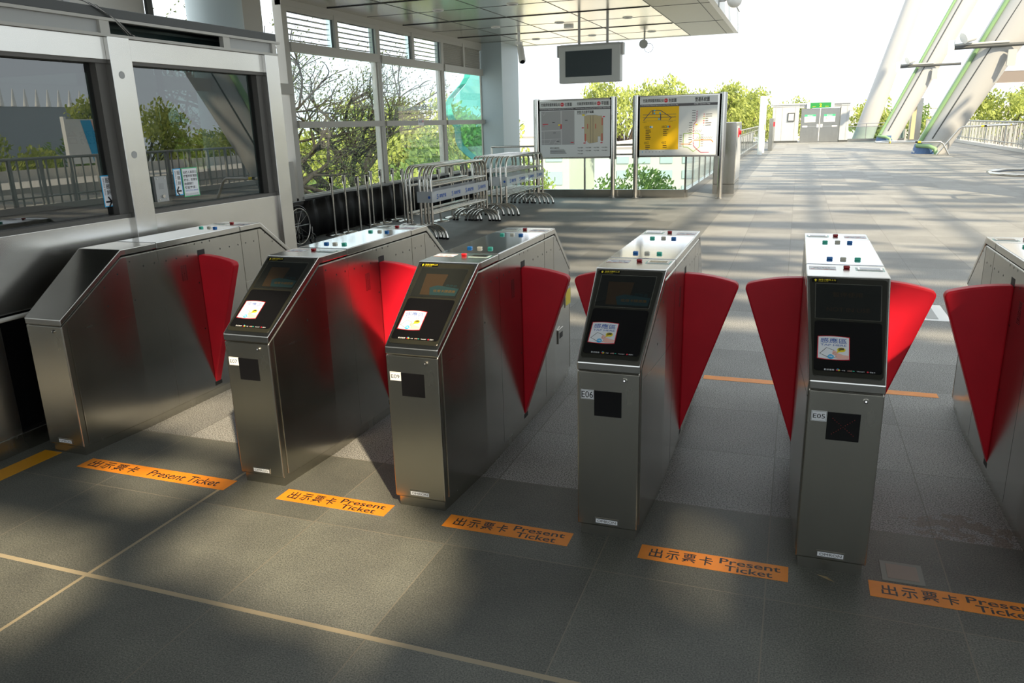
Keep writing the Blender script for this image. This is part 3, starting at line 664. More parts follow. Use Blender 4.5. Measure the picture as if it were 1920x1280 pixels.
# black plastic sheet standing along the wall foot: folds modelled
b = MB(); rows = []
k = 0; y = 6.7; ys = []
while y < 15.6: ys.append(y); y += .07
for zi in (0, .3, .6): rows.append([(-4.80 + .02 * math.sin(yy * 17) + .014 * math.sin(yy * 41 + zi * 6) + (-.05 if zi > .5 else 0), yy, zi * (1.0 + .03 * math.sin(yy * 3))) for yy in ys])
n = len(ys); vs = [p for r_ in rows for p in r_]; b.add(vs, [(i * n + j, i * n + j + 1, (i + 1) * n + j + 1, (i + 1) * n + j) for i in range(2) for j in range(n - 1)], DARKC, True)
o = b.build('plastic_sheet'); o.modifiers.new('t', 'SOLIDIFY').thickness = .004; tag(o, 'black plastic sheeting covering the wall foot under the windows', 'sheet')

# ---------------------------------------------------------------- belt stanchions
st0 = thing('belt_stanchion', 'x', 'stanchion', (0, 0, 0), 'belt stanchions by the windows')
b = MB(); b.cyl((0, 0, .03), (0, 0, .82), .019, TUBE, 12); b.build('pole', st0)
b = MB(); b.cyl((0, 0, .80), (0, 0, .94), .031, TUBE, 14); b.build('head', st0)
b = MB(); b.box((-.012, -.038, .84), (.022, -.024, .93), BLACK); b.cyl((0, 0, .94), (0, 0, .952), .030, BLACK, 14); b.build('belt_slot', st0)
b = MB(); b.tube([(0, 0, .004), (0, 0, .014), (0, 0, .03), (0, 0, .045)], [.165, .165, .12, .03], TUBE, 24); b.build('base', st0)
sp = [(-4.523, 7.998), (-4.518, 8.372), (-4.027, 7.972), (-4.071, 8.344), (-4.574, 9.337), (-4.548, 9.634), (-4.556, 10.106), (-4.254, 9.912), (-4.586, 10.966), (-4.609, 11.338)] + \
     [(-3.55, 9.45 + i * .52) for i in range(6)] + [(-4.1, 11.8), (-4.2, 12.6), (-4.2, 13.4)]
LB = ['leftmost belt stanchion in the row under the windows', 'second belt stanchion from the left in the row by the windows', 'third belt stanchion from the left, standing forward of the row', 'fourth belt stanchion from the left, standing forward of the row',
      'fifth belt stanchion from the left, set back close behind the fourth', 'belt stanchion at the foot of the first window post', 'belt stanchion right of the first window post, close to the wall', 'belt stanchion right of the first window post, standing forward', 'belt stanchion left of the stacked crowd barriers', 'belt stanchion touching the left end of the stacked crowd barriers']
for i, p in enumerate(sp):
    lab = LB[i] if i < 10 else 'belt stanchion behind the stacked crowd barriers'
    if i == 0: st0.location = (*p, 0); st0['label'] = lab
    else:
        c = copy_tree(st0, loc=(*p, 0), label=lab); c.rotation_euler = (0, 0, rnd.uniform(-1, 1))
        if i >= 10: c['group'] = 'stanchions behind the crowd barriers'

# ---------------------------------------------------------------- crowd barriers, stacked
cb = thing('crowd_barrier', 'x', 'barrier', (0, 0, 0), 'x')
LY = 2.26; b = MB(); R0 = .2; pts = [(0, 0, .2)]
for k in range(7): a = PI + k * PI / 12 * -1; pts.append((0, R0 + R0 * math.cos(a), 1.08 - R0 + R0 * math.sin(PI - a if False else k * PI / 12)))
for k in range(7): a = PI / 2 - k * PI / 12; pts.append((0, LY - R0 + R0 * math.cos(a), 1.08 - R0 + R0 * math.sin(a)))
pts.append((0, LY, .2)); b.tube(pts, .021, TUBE, 10); b.build('frame', cb)
b = MB(); b.cyl((0, 0, .80), (0, LY, .80), .016, TUBE, 8); b.build('rail', cb); b = MB(); b.cyl((0, 0, .38), (0, LY, .38), .016, TUBE, 8); b.build('rail', cb)
for yy in (0, LY):
    b = MB(); b.tube([(.235 * math.cos(k * PI / 12), yy, .015 + .20 * math.sin(k * PI / 12)) for k in range(13)], .023, TUBE, 10)
    fo = b.build('foot', cb)
    for s_ in (-1, 1): MB().cyl((s_ * .235, yy, 0), (s_ * .235, yy, .03), .027, BLACK, 10).build('rubber_tip', fo)
BTAPE = mat('barrier_tape_film', (.60, .64, .68), .3, alpha=.72)
ribbons = []
def stack(x0, y0, offs, name, gp):
    for i, (dx, dy) in enumerate(offs):
        lab = ('front crowd barrier of the %s stack, wrapped in printed tape' % name) if i == 0 else (('rearmost crowd barrier of the %s stack' % name) if i == len(offs) - 1 else 'crowd barrier in the middle of the %s stack' % name)
        loc = (x0 + dx, y0 + dy, 0)
        if not ribbons: cb.location = loc; cb['label'] = lab; c = cb; ribbons.append(1)
        else: c = copy_tree(cb, loc=loc, label=lab)
        c['group'] = gp if 0 < i < len(offs) - 1 else gp + ' ends'
def ribbon(x0, xb, y0, label):
    b = MB(); e = .026
    loop = [(x0 + e, y0 - .03), (x0 + e, y0 + LY + .03), (xb - e, y0 + LY + .03), (xb - e, y0 - .03)]
    for z0, z1 in ((.555, .72),):
        rings = [[(p[0], p[1], z) for p in loop] for z in (z0, z1)]; b.loft(rings, BTAPE, caps=False)
    O = (x0 + e + .003, 0, 0)
    for k in range(4):
        yy = y0 + .12 + k * .56
        b.line([(yy + .07, .665), (yy + .02, .66), (yy + .03, .64), (yy + .075, .63), (yy + .06, .605), (yy + .01, .605)], .014, O, Y, Z, BLUE)
        b.text('高雄捷運', yy + .11, .605, yy + .36, .665, O, Y, Z, BLUE, 0, .02)
    b.disc(0, .635, .022, (x0 - .02, y0 - .033, 0), X, Z, BLUE)
    tag(b.build('barrier_ribbon'), label, 'tape', 'ribbons round the barrier stacks')
stack(-2.70, 7.87, [(0, 0), (-.065, .01), (-.13, .03), (-.195, .02), (-.38, .05), (-.45, .06)], 'nearer', 'crowd barriers stacked nearer')
stack(-2.64, 10.99, [(0, 0), (-.10, -.02), (-.20, .02), (-.29, -.03), (-.41, 0), (-.5, .03), (-.6, .0), (-.69, .05)], 'farther', 'crowd barriers stacked farther')
ribbon(-2.70, -2.9, 7.87, 'translucent white printed tape wrapped round the nearer barrier stack'); ribbon(-2.64, -2.95, 10.99, 'translucent white printed tape wrapped round the farther barrier stack')

# ---------------------------------------------------------------- wheelchair, half hidden behind the booth
wc = thing('wheelchair', 'folded wheelchair half hidden between the booth corner and the wall', 'wheelchair', (-4.35, 6.75, 0))
for dx in (0, -.28):
    b = MB(); b.tube([(dx, .30 * math.cos(k * PI / 16), .31 + .30 * math.sin(k * PI / 16)) for k in range(32)], .014, BLACK, 8, closed=True); wl = b.build('wheel', wc)
    b = MB(); b.tube([(dx + .03, .26 * math.cos(k * PI / 16), .31 + .26 * math.sin(k * PI / 16)) for k in range(32)], .009, TUBE, 8, closed=True); b.build('push_rim', wl)
    b = MB()
    for k in range(12): a = k * PI / 6; b.cyl((dx, 0, .31), (dx, .29 * math.cos(a), .31 + .29 * math.sin(a)), .002, TUBE, 4)
    b.build('spokes', wl)
b = MB()
for dx in (-.05, -.23):
    b.tube([(dx, -.22, .90), (dx, -.12, .86), (dx, -.12, .3), (dx, .38, .3), (dx, .42, .08)], .012, DGREY, 8); b.cyl((dx, -.12, .5), (dx, .3, .5), .012, DGREY, 8)
b.cyl((-.05, .4, .1), (-.23, .4, .1), .012, DGREY, 8); b.build('frame', wc)
b = MB(); b.box((-.07, -.1, .60), (-.03, .25, .66), BLACK); b.box((-.25, -.1, .60), (-.21, .25, .66), BLACK); b.build('armrest', wc, bevel=.01)
b = MB(); b.box((-.23, -.13, .48), (-.05, -.10, .84), mat('navy_cloth', (.02, .06, .16), .7)); b.build('backrest', wc)['label'] = 'blue folded backrest cloth'
for dx in (-.02, -.26):
    b = MB(); b.tube([(dx, .38 + .07 * math.cos(k * PI / 8), .075 + .07 * math.sin(k * PI / 8)) for k in range(16)], .014, BLACK, 6, closed=True); b.cyl((dx, .38, .075), (dx, .38, .26), .01, TUBE, 8); b.build('caster', wc)

# ---------------------------------------------------------------- things hanging from the soffit
tv = thing('monitor', 'white cased hanging monitor with a dark screen under the soffit', 'monitor', (-1.29, 12.0, 2.72))
b = MB(); b.box((-.59, 0, -.33), (.59, .22, .33), mat('monitor_case', (.48, .51, .50), .4)); b.build('case', tv, bevel=.02)
b = MB(); b.box((-.46, -.006, -.22), (.43, .01, .24), mat('monitor_screen', (.03, .045, .05), .25)); b.build('screen', tv)
b = MB(); b.box((-.63, .02, .14), (-.57, .2, .35), GREY); b.box((.57, .02, .14), (.63, .2, .35), GREY); b.box((-.56, .02, .33), (.56, .2, .355), GREY); b.build('hood', tv)
for dx in (-.22, .32): b = MB(); b.box((dx - .02, .09, .35), (dx + .02, .13, .86), GREY); b.build('hanger', tv)
b = MB(); b.text('PANASONIC' if False else 'LCD', -.05, -.29, .03, -.27, (0, -.003, 0), X, Z, DGREY); 
cc = thing('security_camera', 'white bullet camera hanging from the soffit beside the blue grey column', 'camera', (-3.33, 13.9, 3.58))
b = MB(); b.cyl((0, 0, 0), (0, 0, -.22), .03, WPAINT, 10); b.box((-.07, -.05, -.26), (.07, .05, -.2), WPAINT); b.build('bracket', cc)
b = MB(); b.tube([(-.02, .12, -.24), (.0, .08, -.30), (.12, -.16, -.60), (.13, -.17, -.62)], [.03, .07, .075, .07], WPAINT, 16); b.build('housing', cc)
b = MB(); b.cyl((.13, -.17, -.62), (.135, -.18, -.632), .05, BLACK, 16); b.build('lens', cc)
sl = thing('sound_horn', 'small round horn fitting under the far edge of the soffit', 'fitting', (-1.0, 16.0, 3.58))
b = MB(); b.cyl((0, 0, 0), (0, 0, -.16), .02, GREY, 8); b.build('stem', sl); b = MB(); b.tube([(.0, .1, -.2), (0, 0, -.2), (0, -.12, -.22)], [.04, .08, .10], GREY, 14); b.build('horn', sl)
b = MB(); b.tube([(.1 + .1 * math.cos(k * PI / 8), 0, -.3 + .1 * math.sin(k * PI / 8)) for k in range(16)], .005, DGREY, 5, closed=True); b.build('wire_loop', sl)
fl = thing('globe_lamp', 'white globe shaped lamp on a bracket at the soffit corner', 'lamp', (1.0, 12.2, 3.66))
b = MB(); b.tube([(0, 0, 0), (.1, 0, 0), (.16, 0, .03)], .018, GREY, 8); b.box((0, -.06, -.1), (.015, .06, .1), GREY); b.build('bracket', fl)
b = MB(); cx_ = .27; b.tube([(cx_ + .13 * -math.cos(k * PI / 12), 0, 0.0) for k in range(13)], [max(.002, .13 * math.sin(k * PI / 12)) for k in range(13)], WPAINT, 24); b.build('globe', fl)
dn = thing('downlight', 'x', 'downlight', (0, 0, 0), 'round downlights in the soffit')
b = MB(); b.tube([(.085 * math.cos(k * PI / 12), .085 * math.sin(k * PI / 12), -.004) for k in range(24)], .012, WPAINT, 8, closed=True); b.build('ring', dn)
b = MB(); b.cyl((0, 0, -.004), (0, 0, .0), .08, DGREY, 24); b.build('diffuser', dn)
first = True
for x, rn in ((-3.46, 'left'), (-2.11, 'middle'), (-.75, 'right')):
    for y, fn in ((7.4, 'nearest'), (10.1, 'near'), (12.85, 'middle'), (15.5, 'farthest')):
        lab = 'round recessed downlight, %s one of the %s row' % (fn, rn)
        if first: dn.location = (x, y, zc - .001); dn['label'] = lab; first = False
        else: copy_tree(dn, loc=(x, y, zc - .001), label=lab)
b = MB(); b.cyl((-2.09, 13.46, zc), (-2.09, 13.46, zc - .05), .10, WPAINT, 20); tag(b.build('smoke_detector'), 'white round smoke detector on the soffit', 'detector')

# ---------------------------------------------------------------- map boards
def frame_board(name, label, x0, x1, z0, z1, yb, draw, posts):
    t = thing(name, label, 'map board', ((x0 + x1) / 2, yb, 0)); ox = (x0 + x1) / 2
    b = MB(); b.box((x0 - ox, 0, z0), (x1 - ox, .07, z1), TUBE); b.build('board_frame', t, bevel=.01)
    for p in posts:
        b = MB(); b.cyl((p - ox, .035, 0), (p - ox, .035, z1 + .02), .052, TUBE, 18); b.box((p - ox - .075, .0, z0 - .02), (p - ox + .075, .07, z1 + .01), STEEL); po = b.build('post', t)
        b = MB(); b.cyl((p - ox, .035, 0), (p - ox, .035, .02), .09, TUBE, 18); b.build('base_flange', po)
    b = MB(); draw(b, (-ox, -.002, 0)); b.build('map_print', t); return t
PAPER = mat('map_paper', (.66, .70, .71), .5); MGREY = mat('map_grey', (.36, .37, .38), .5); MTAN = mat('map_tan', (.50, .43, .27), .5); BARM = mat('map_bar', (.10, .10, .11), .5); LGREY = mat('map_line', (.50, .51, .52), .5)
MPINK = mat('map_pink', (.60, .16, .12), .5); MLG = mat('map_lime', (.30, .48, .10), .5); MOR = mat('map_orange', (.72, .22, .03), .5); MMAG = mat('map_magenta', (.45, .02, .12), .5); MYEL = mat('map_yellow', (.86, .52, .002), .5)
def lines(b, x, z, n, wd, A, m=INK, h=.012, gap=.035, rr=random.Random(5)):
    for i in range(n): b.rect(x, z - i * gap, x + wd * rr.uniform(.6, 1), z - i * gap + h, *A, m, .003)
def head(b, x0, x1, zt, A, titles, eng):
    b.rect(x0, zt - .20, x1, zt - .145, *A, BARM, .001)
    for (t1, t2, c, wd), e in zip(titles, eng):
        if t2: b.text(t1, c - wd / 2, zt - .115, c + wd * .12, zt - .035, *A, INK, .002, .01); b.disc(c + wd * .19, zt - .075, .042, *A, REDP, .002); b.text('R17', c + wd * .15, zt - .088, c + wd * .23, zt - .062, *A, WHITE, .003); b.text(t2, c + wd * .27, zt - .115, c + wd / 2, zt - .035, *A, INK, .002, .01)
        else: b.text(t1, c - wd / 2, zt - .125, c + wd / 2, zt - .025, *A, INK, .002, .01)
        b.text(e, c - wd * .55, zt - .185, c + wd * .55, zt - .155, *A, WHITE, .003)
def d1(b, o):
    A = (o, X, Z); x0, x1, z0, z1 = -3.10, -1.46, .92, 2.14; b.rect(x0, z0, x1, z1, *A, PAPER)
    head(b, x0, x1, z1, A, [('世運(國家體育園區)站', '位置圖', -2.70, .72), ('世運(國家體育園區)站', '平面圖', -1.86, .72)], ['World Games (National Sports Complex) Station Location Map', 'World Games (National Sports Complex) Station Plan'])
    b.rect(-3.06, 1.19, -2.28, 1.93, *A, MGREY, .001)
    for pl, wd in (([(-2.59, 1.93), (-2.585, 1.19)], .03), ([(-3.06, 1.50), (-2.60, 1.51)], .022), ([(-3.06, 1.31), (-2.6, 1.32)], .012), ([(-3.0, 1.5), (-3.0, 1.19)], .01), ([(-3.06, 1.22), (-2.88, 1.22), (-2.84, 1.31)], .01), ([(-2.78, 1.19), (-2.72, 1.27), (-2.68, 1.31)], .01), ([(-2.76, 1.25), (-2.62, 1.22)], .01), ([(-3.05, 1.9), (-3.0, 1.84), (-2.96, 1.92)], .01)): b.line(pl, wd, *A, LGREY, .002)
    b.rect(-2.605, 1.54, -2.58, 1.64, *A, REDP, .004); b.rect(-2.66, 1.61, -2.61, 1.64, *A, YEL, .004); b.rect(-3.03, 1.64, -2.9, 1.655, *A, REDP, .003); b.rect(-3.03, 1.61, -2.98, 1.62, *A, REDP, .003); b.rect(-2.37, 1.23, -2.30, 1.25, *A, REDP, .003)
    for q in ((-2.8, 1.68), (-2.5, 1.72), (-2.78, 1.45), (-2.70, 1.26)): b.rect(q[0], q[1], q[0] + .06, q[1] + .01, *A, INK, .003)
    b.text('最新地圖資訊', -2.86, 1.105, -2.64, 1.135, *A, INK, .002, .01); lines(b, -2.86, 1.07, 4, .40, A, INK, .010, .024)
    b.text('穿堂/月台層平面圖', -2.22, 1.86, -1.84, 1.92, *A, INK, .002, .01); b.rect(-2.22, 1.845, -2.0, 1.852, *A, INK, .002)
    P = [(-2.05, 1.80), (-1.98, 1.82), (-1.80, 1.82), (-1.72, 1.80), (-1.65, 1.80), (-1.65, 1.76), (-1.62, 1.75), (-1.62, 1.27), (-1.68, 1.27), (-1.68, 1.36), (-1.74, 1.36), (-1.74, 1.24), (-1.84, 1.22), (-1.93, 1.21), (-1.98, 1.24), (-1.98, 1.27), (-2.05, 1.27)]
    b.poly(P, *A, MTAN, .001); b.line(P + [P[0]], .006, *A, GREY, .002)
    for xx in (-1.91, -1.85): b.line([(xx, 1.815), (xx, 1.215)], .006, *A, BARM, .003)
    for a in ((-2.04, 1.25, -2.01, 1.42), (-1.66, 1.25, -1.63, 1.42), (-1.655, 1.6, -1.63, 1.76), (-1.985, 1.53, -1.965, 1.63), (-1.80, 1.53, -1.78, 1.63)): b.rect(*a, *A, MPINK, .004)
    for q in ((-2.07, 1.21), (-1.68, 1.21), (-1.63, 1.77), (-2.11, 1.54)): b.rect(q[0], q[1], q[0] + .05, q[1] + .02, *A, REDP, .003)
    b.rect(-2.10, 1.81, -2.04, 1.84, *A, YEL, .003)
    for i in range(3):
        for j in range(4):
            if i < 2 or j == 0: b.text('%d 出口電梯'[:6] % (i + j * 3 + 1) if False else '出口電梯', -2.18 + j * .185, 1.105 - i * .065, -2.08 + j * .185, 1.13 - i * .065, *A, INK, .002); b.rect(-2.20 + j * .185, 1.11 - i * .065, -2.192 + j * .185, 1.13 - i * .065, *A, INK, .002)
def d2(b, o):
    A = (o, X, Z); x0, x1, z0, z1 = -.80, .84, .93, 2.15; b.rect(x0, z0, x1, z1, *A, PAPER)
    head(b, x0, x1, z1, A, [('世運(國家體育園區)站', '剖面圖', -.38, .72), ('營運系統圖', None, .52, .30)], ['World Games (National Sports Complex) Station Section Map', 'KMRT System Map'])
    b.rect(x0, 1.05, .04, z1 - .20, *A, MYEL, .0015)
    for pl, wd in (([(-.74, 1.79), (-.02, 1.79)], .010), ([(-.74, 1.73), (-.02, 1.73)], .010), ([(-.72, 1.66), (-.02, 1.66)], .004), ([(-.72, 1.67), (-.62, 1.79), (-.55, 1.87), (-.35, 1.87), (-.12, 1.72), (-.17, 1.67)], .014), ([(-.52, 1.88), (-.52, 1.80)], .02), ([(-.35, 1.80), (-.35, 1.67)], .02)): b.line(pl, wd, *A, BARM, .003)
    for q in ((-.50, 1.86), (-.50, 1.80), (-.38, 1.80), (-.40, 1.68)): b.rect(q[0], q[1], q[0] + .03, q[1] + .03, *A, SKYB, .004)
    for t, xx, zz, n in (('1出口', -.70, 1.50, 6), ('3出口', -.32, 1.50, 4), ('2出口', -.70, 1.13 + .04, 3), ('4出口', -.32, 1.13 + .04, 2)):
        b.text(t, xx, zz, xx + .1, zz + .06, *A, INK, .003); lines(b, xx + .03, zz - .04, n, .12, A, INK, .014, .038)
        if n > 3: b.rect(xx + .12, zz + .01, xx + .15, zz + .05, *A, SKYB, .003); b.rect(xx + .155, zz + .01, xx + .185, zz + .05, *A, REDP if n == 4 else WHITE, .003)
    b.text('1,3出口', -.74, 1.625, -.66, 1.645, *A, INK, .003); b.text('2,4出口', -.18, 1.625, -.09, 1.645, *A, INK, .003)
    for i in range(7): b.disc(-.73 + i * .075, 1.005, .012, *A, SKYB if i == 0 else MGREY, .003)
    red = [(.42, 1.86), (.42, 1.64), (.36, 1.56), (.36, 1.05 + .20), (.37, 1.12), (.44, 1.05), (.53, .98), (.70, .98)]
    b.line(red, .012, *A, MMAG, .004)
    gr = [(.15, 1.38), (.45, 1.38), (.50, 1.35), (.50, 1.10), (.37, 1.0), (.25, 1.09), (.15, 1.10), (.15, 1.38)]; b.line(gr, .012, *A, MLG, .003)
    b.line([(.10, 1.16), (.28, 1.16), (.35, 1.24), (.74, 1.24), (.78, 1.19)], .013, *A, MOR, .0045); b.disc(.355, 1.24, .016, *A, WHITE, .005)
    rr = random.Random(2)
    for i in range(16):
        z = 1.85 - i * .05; xx = .42 if z > 1.64 else .36
        if z > 1.1: b.disc(xx, z, .008, *A, WHITE, .006, 8); b.rect(xx - .10, z - .005, xx - .03, z + .005, *A, INK, .003)
    for i in range(9): b.line([(.42 + i * .038, 1.26), (.46 + i * .038, 1.31)], .006, *A, INK, .003); b.line([(.22 + i * .035, 1.40), (.25 + i * .035, 1.45)], .006, *A, INK, .003)
    for i in range(6): b.rect(.07, 1.34 - i * .045, .12, 1.348 - i * .045, *A, INK, .003); b.rect(.52, 1.34 - i * .045, .57, 1.348 - i * .045, *A, INK, .003)
    for i in range(6): b.rect(.56, 1.76 - i * .045, .58, 1.78 - i * .045, *A, (MMAG, MOR, MLG, REDP, REDP, MGREY)[i], .003); b.rect(.60, 1.765 - i * .045, .60 + rr.uniform(.05, .14), 1.777 - i * .045, *A, INK, .003)
    b.rect(.40, 1.55, .44, 1.57, *A, YEL, .005)
frame_board('map_board', 'grey station location and plan board on two steel posts', -3.18, -1.40, .88, 2.18, 14.56, d1, (-3.175, -1.40))
frame_board('map_board', 'yellow and white system map board on two steel posts', -.88, .93, .89, 2.185, 14.56, d2, (-.885, .955))

# ---------------------------------------------------------------- glass balustrade and things beyond it
def glass_fence(name, label, pts_, h=1.16, step=1.3, mid=.95):
    t = thing(name, label, 'fence', (0, 0, 0))
    b = MB(); bt_ = MB(); gl = MB(); po = MB(); rl = MB(); rl2 = MB()
    for (a, c) in zip(pts_, pts_[1:]):
        a, c = Vector((*a, 0)), Vector((*c, 0)); d = (c - a); L = d.length; d.normalize(); n = Vector((-d.y, d.x, 0)) * .05
        bt_.loft([[tuple(q + n * 1.2), tuple(q - n * 1.2), tuple(q - n * 1.2 + Vector((0, 0, .17))), tuple(q + n * 1.2 + Vector((0, 0, .17)))] for q in (a, c)], STEEL)
        gl.loft([[tuple(q + n * .1 + Vector((0, 0, .17))), tuple(q - n * .1 + Vector((0, 0, .17))), tuple(q - n * .1 + Vector((0, 0, .90))), tuple(q + n * .1 + Vector((0, 0, .90)))] for q in (a, c)], FENG)
        rl.tube([a + Vector((0, 0, h)), c + Vector((0, 0, h))], .025, TUBE, 10); rl2.tube([a + Vector((0, 0, mid)), c + Vector((0, 0, mid))], .02, TUBE, 8)
        k = max(1, round(L / step))
        for i in range(k + 1): q = a + d * (L * i / k); MB().box((- .018, - .018, .1), (.018, .018, h), TUBE).build('mullion', t, loc=(q.x, q.y, 0), key=('mull', h))
    bt_.build('base_rail', t); gl.build('glass_panels', t); rl.build('top_rail', t); rl2.build('mid_rail', t); return t
glass_fence('glass_balustrade', 'glass and steel balustrade behind the map boards, running off along the walkway', [(-4.4, 14.8), (.19, 14.8), (.19, 52.5)])
glass_fence('glass_balustrade', 'low glass balustrade right of the far double doors', [(5.45, 53.3), (8.85, 53.3)], 1.12, 1.1, .93)
hb = thing('steel_cabinet', 'tall brushed steel hydrant cabinet beside the system map board', 'cabinet', (.95, 16.4, 0))
b = MB(); b.box((-.25, -.75, .22), (.23, .75, 1.58), STEEL); b.build('body', hb, bevel=.01); b = MB(); b.box((-.25, -.75, 0), (.23, .75, .215), STEEL); b.build('plinth', hb)
b = MB(); b.box((.23, -.65, .3), (.24, .65, 1.5), WALLW); b.build('door', hb); b = MB(); b.tube([(.24, -.3, 1.35), (.30, -.3, 1.35)], .05, B_RED, 12); b.box((.24, -.45, 1.25), (.26, -.3, 1.45), REDP); b.build('valve', hb)['label'] = 'red valve handle'
# distant sign post pair, dark slab
sg_ = thing('sign_totem', 'tall white double sided sign on two round posts beside the walkway', 'sign', (.85, 35.6, 0))
for dy in (0, 2.2): b = MB(); b.cyl((0, dy, 0), (0, dy, 2.6), .11, WPAINT, 14); b.build('post', sg_)
b = MB(); b.box((.02, .1, 1.0), (.12, 2.1, 2.6), WPAINT); b.build('panel', sg_); b = MB(); b.box((.12, .3, 1.1), (.125, 1.2, 1.35), MLG); b.build('green_field', sg_)
b = MB(); b.box((1.05, 40, 0), (1.25, 42.5, 1.6), STEEL); b.box((1.25, 40.3, 1.2), (1.32, 40.6, 1.42), REDP); tag(b.build('steel_cabinet'), 'far narrow steel cabinet with a red alarm, behind the white sign', 'cabinet')
# far block with the double doors
wl = MB(); wl.box((.8, 53, .12), (2.45, 54.5, 2.42), WALLW); wl.box((4.98, 53, .12), (5.5, 54.5, 2.5), WALLW); wl.box((2.45, 53.02, 2.18), (4.98, 54.5, 2.46), WALLW); wl.box((.78, 52.95, 2.40), (5.55, 54.6, 2.5), WALLW)
wl.box((.8, 53.02, 0), (2.45, 54.4, .12), DGREY); wl.box((4.98, 53.02, 0), (5.5, 54.4, .12), DGREY)
for x in (.98, 1.4, 2.2, 5.35): wl.box((x, 52.985, .12), (x + .02, 53, 2.4), GREY)
wl.box((.8, 52.98, 2.28), (5.5, 53, 2.31), GREY); struct(wl.build('wall_far'))
for i, (x0, x1) in enumerate(((2.58, 3.72), (3.76, 4.92))):
    dd = thing('door_%d' % (i + 1), None, None, (x0, 53, 0)); dd['kind'] = 'structure'; w_ = x1 - x0
    b = MB(); b.box((0, -.04, .02), (w_, .02, 2.14), STEEL); b.build('door_leaf', dd, bevel=.01)
    s_ = w_ - .06 if i == 0 else .06; b = MB(); b.box((min(s_, w_ - s_), -.11, .99), (max(s_, w_ - s_), -.08, 1.03), TUBE); b.box((s_ - .09 if i == 0 else s_ - .02, -.13, .95), (s_ + .02 if i == 0 else s_ + .11, -.04, 1.14), WPAINT); e_ = .12 if i == 0 else w_ - .42; b.box((e_, -.13, .97), (e_ + .3, -.06, 1.06), WPAINT); b.build('push_bar', dd)
    p0 = .22; b = MB(); b.box((p0, -.05, 1.28), (p0 + .68, -.041, 1.76), WHITE); b.box((p0, -.053, 1.63), (p0 + .68, -.048, 1.76), GREENP)
    b.text('緊急出口', p0 + .18, 1.65, p0 + .5, 1.74, (0, -.055, 0), X, Z, WHITE); b.text('請由此門出入', p0 + .1, 1.48, p0 + .56, 1.56, (0, -.055, 0), X, Z, REDP); b.rect(p0 + .05, 1.38, p0 + .62, 1.40, (0, -.055, 0), X, Z, GREY)
    b.build('door_poster', dd)
ex = thing('exit_sign', 'green exit sign above the far steel double doors', 'sign', (3.72, 52.9, 2.33))
b = MB(); b.box((-.63, -.05, -.16), (.63, .08, .16), mat('sign_green', (.02, .22, .05), .4)); b.build('panel', ex); MB().box((-.82, -.06, -.19), (-.63, .09, .16), WPAINT).build('end_cap', ex); MB().box((.63, -.06, -.19), (.82, .09, .16), WPAINT).build('end_cap', ex)
b = MB(); b.text('2', -.07, -.11, .07, .1, (0, -.055, 0), X, Z, YEL, 0, .02); b.text('EXIT', -.48, -.11, -.28, -.06, (0, -.055, 0), X, Z, YEL); b.text('出口', .28, -.11, .48, -.05, (0, -.055, 0), X, Z, YEL); b.build('lettering', ex)
b = MB(); b.box((1.75, 52.93, 1.36), (2.18, 52.98, 1.9), DGREY); b.box((1.80, 52.92, 1.41), (2.13, 52.935, 1.85), WALLW); tag(b.build('notice_frame'), 'grey framed notice on the far white wall', 'frame')

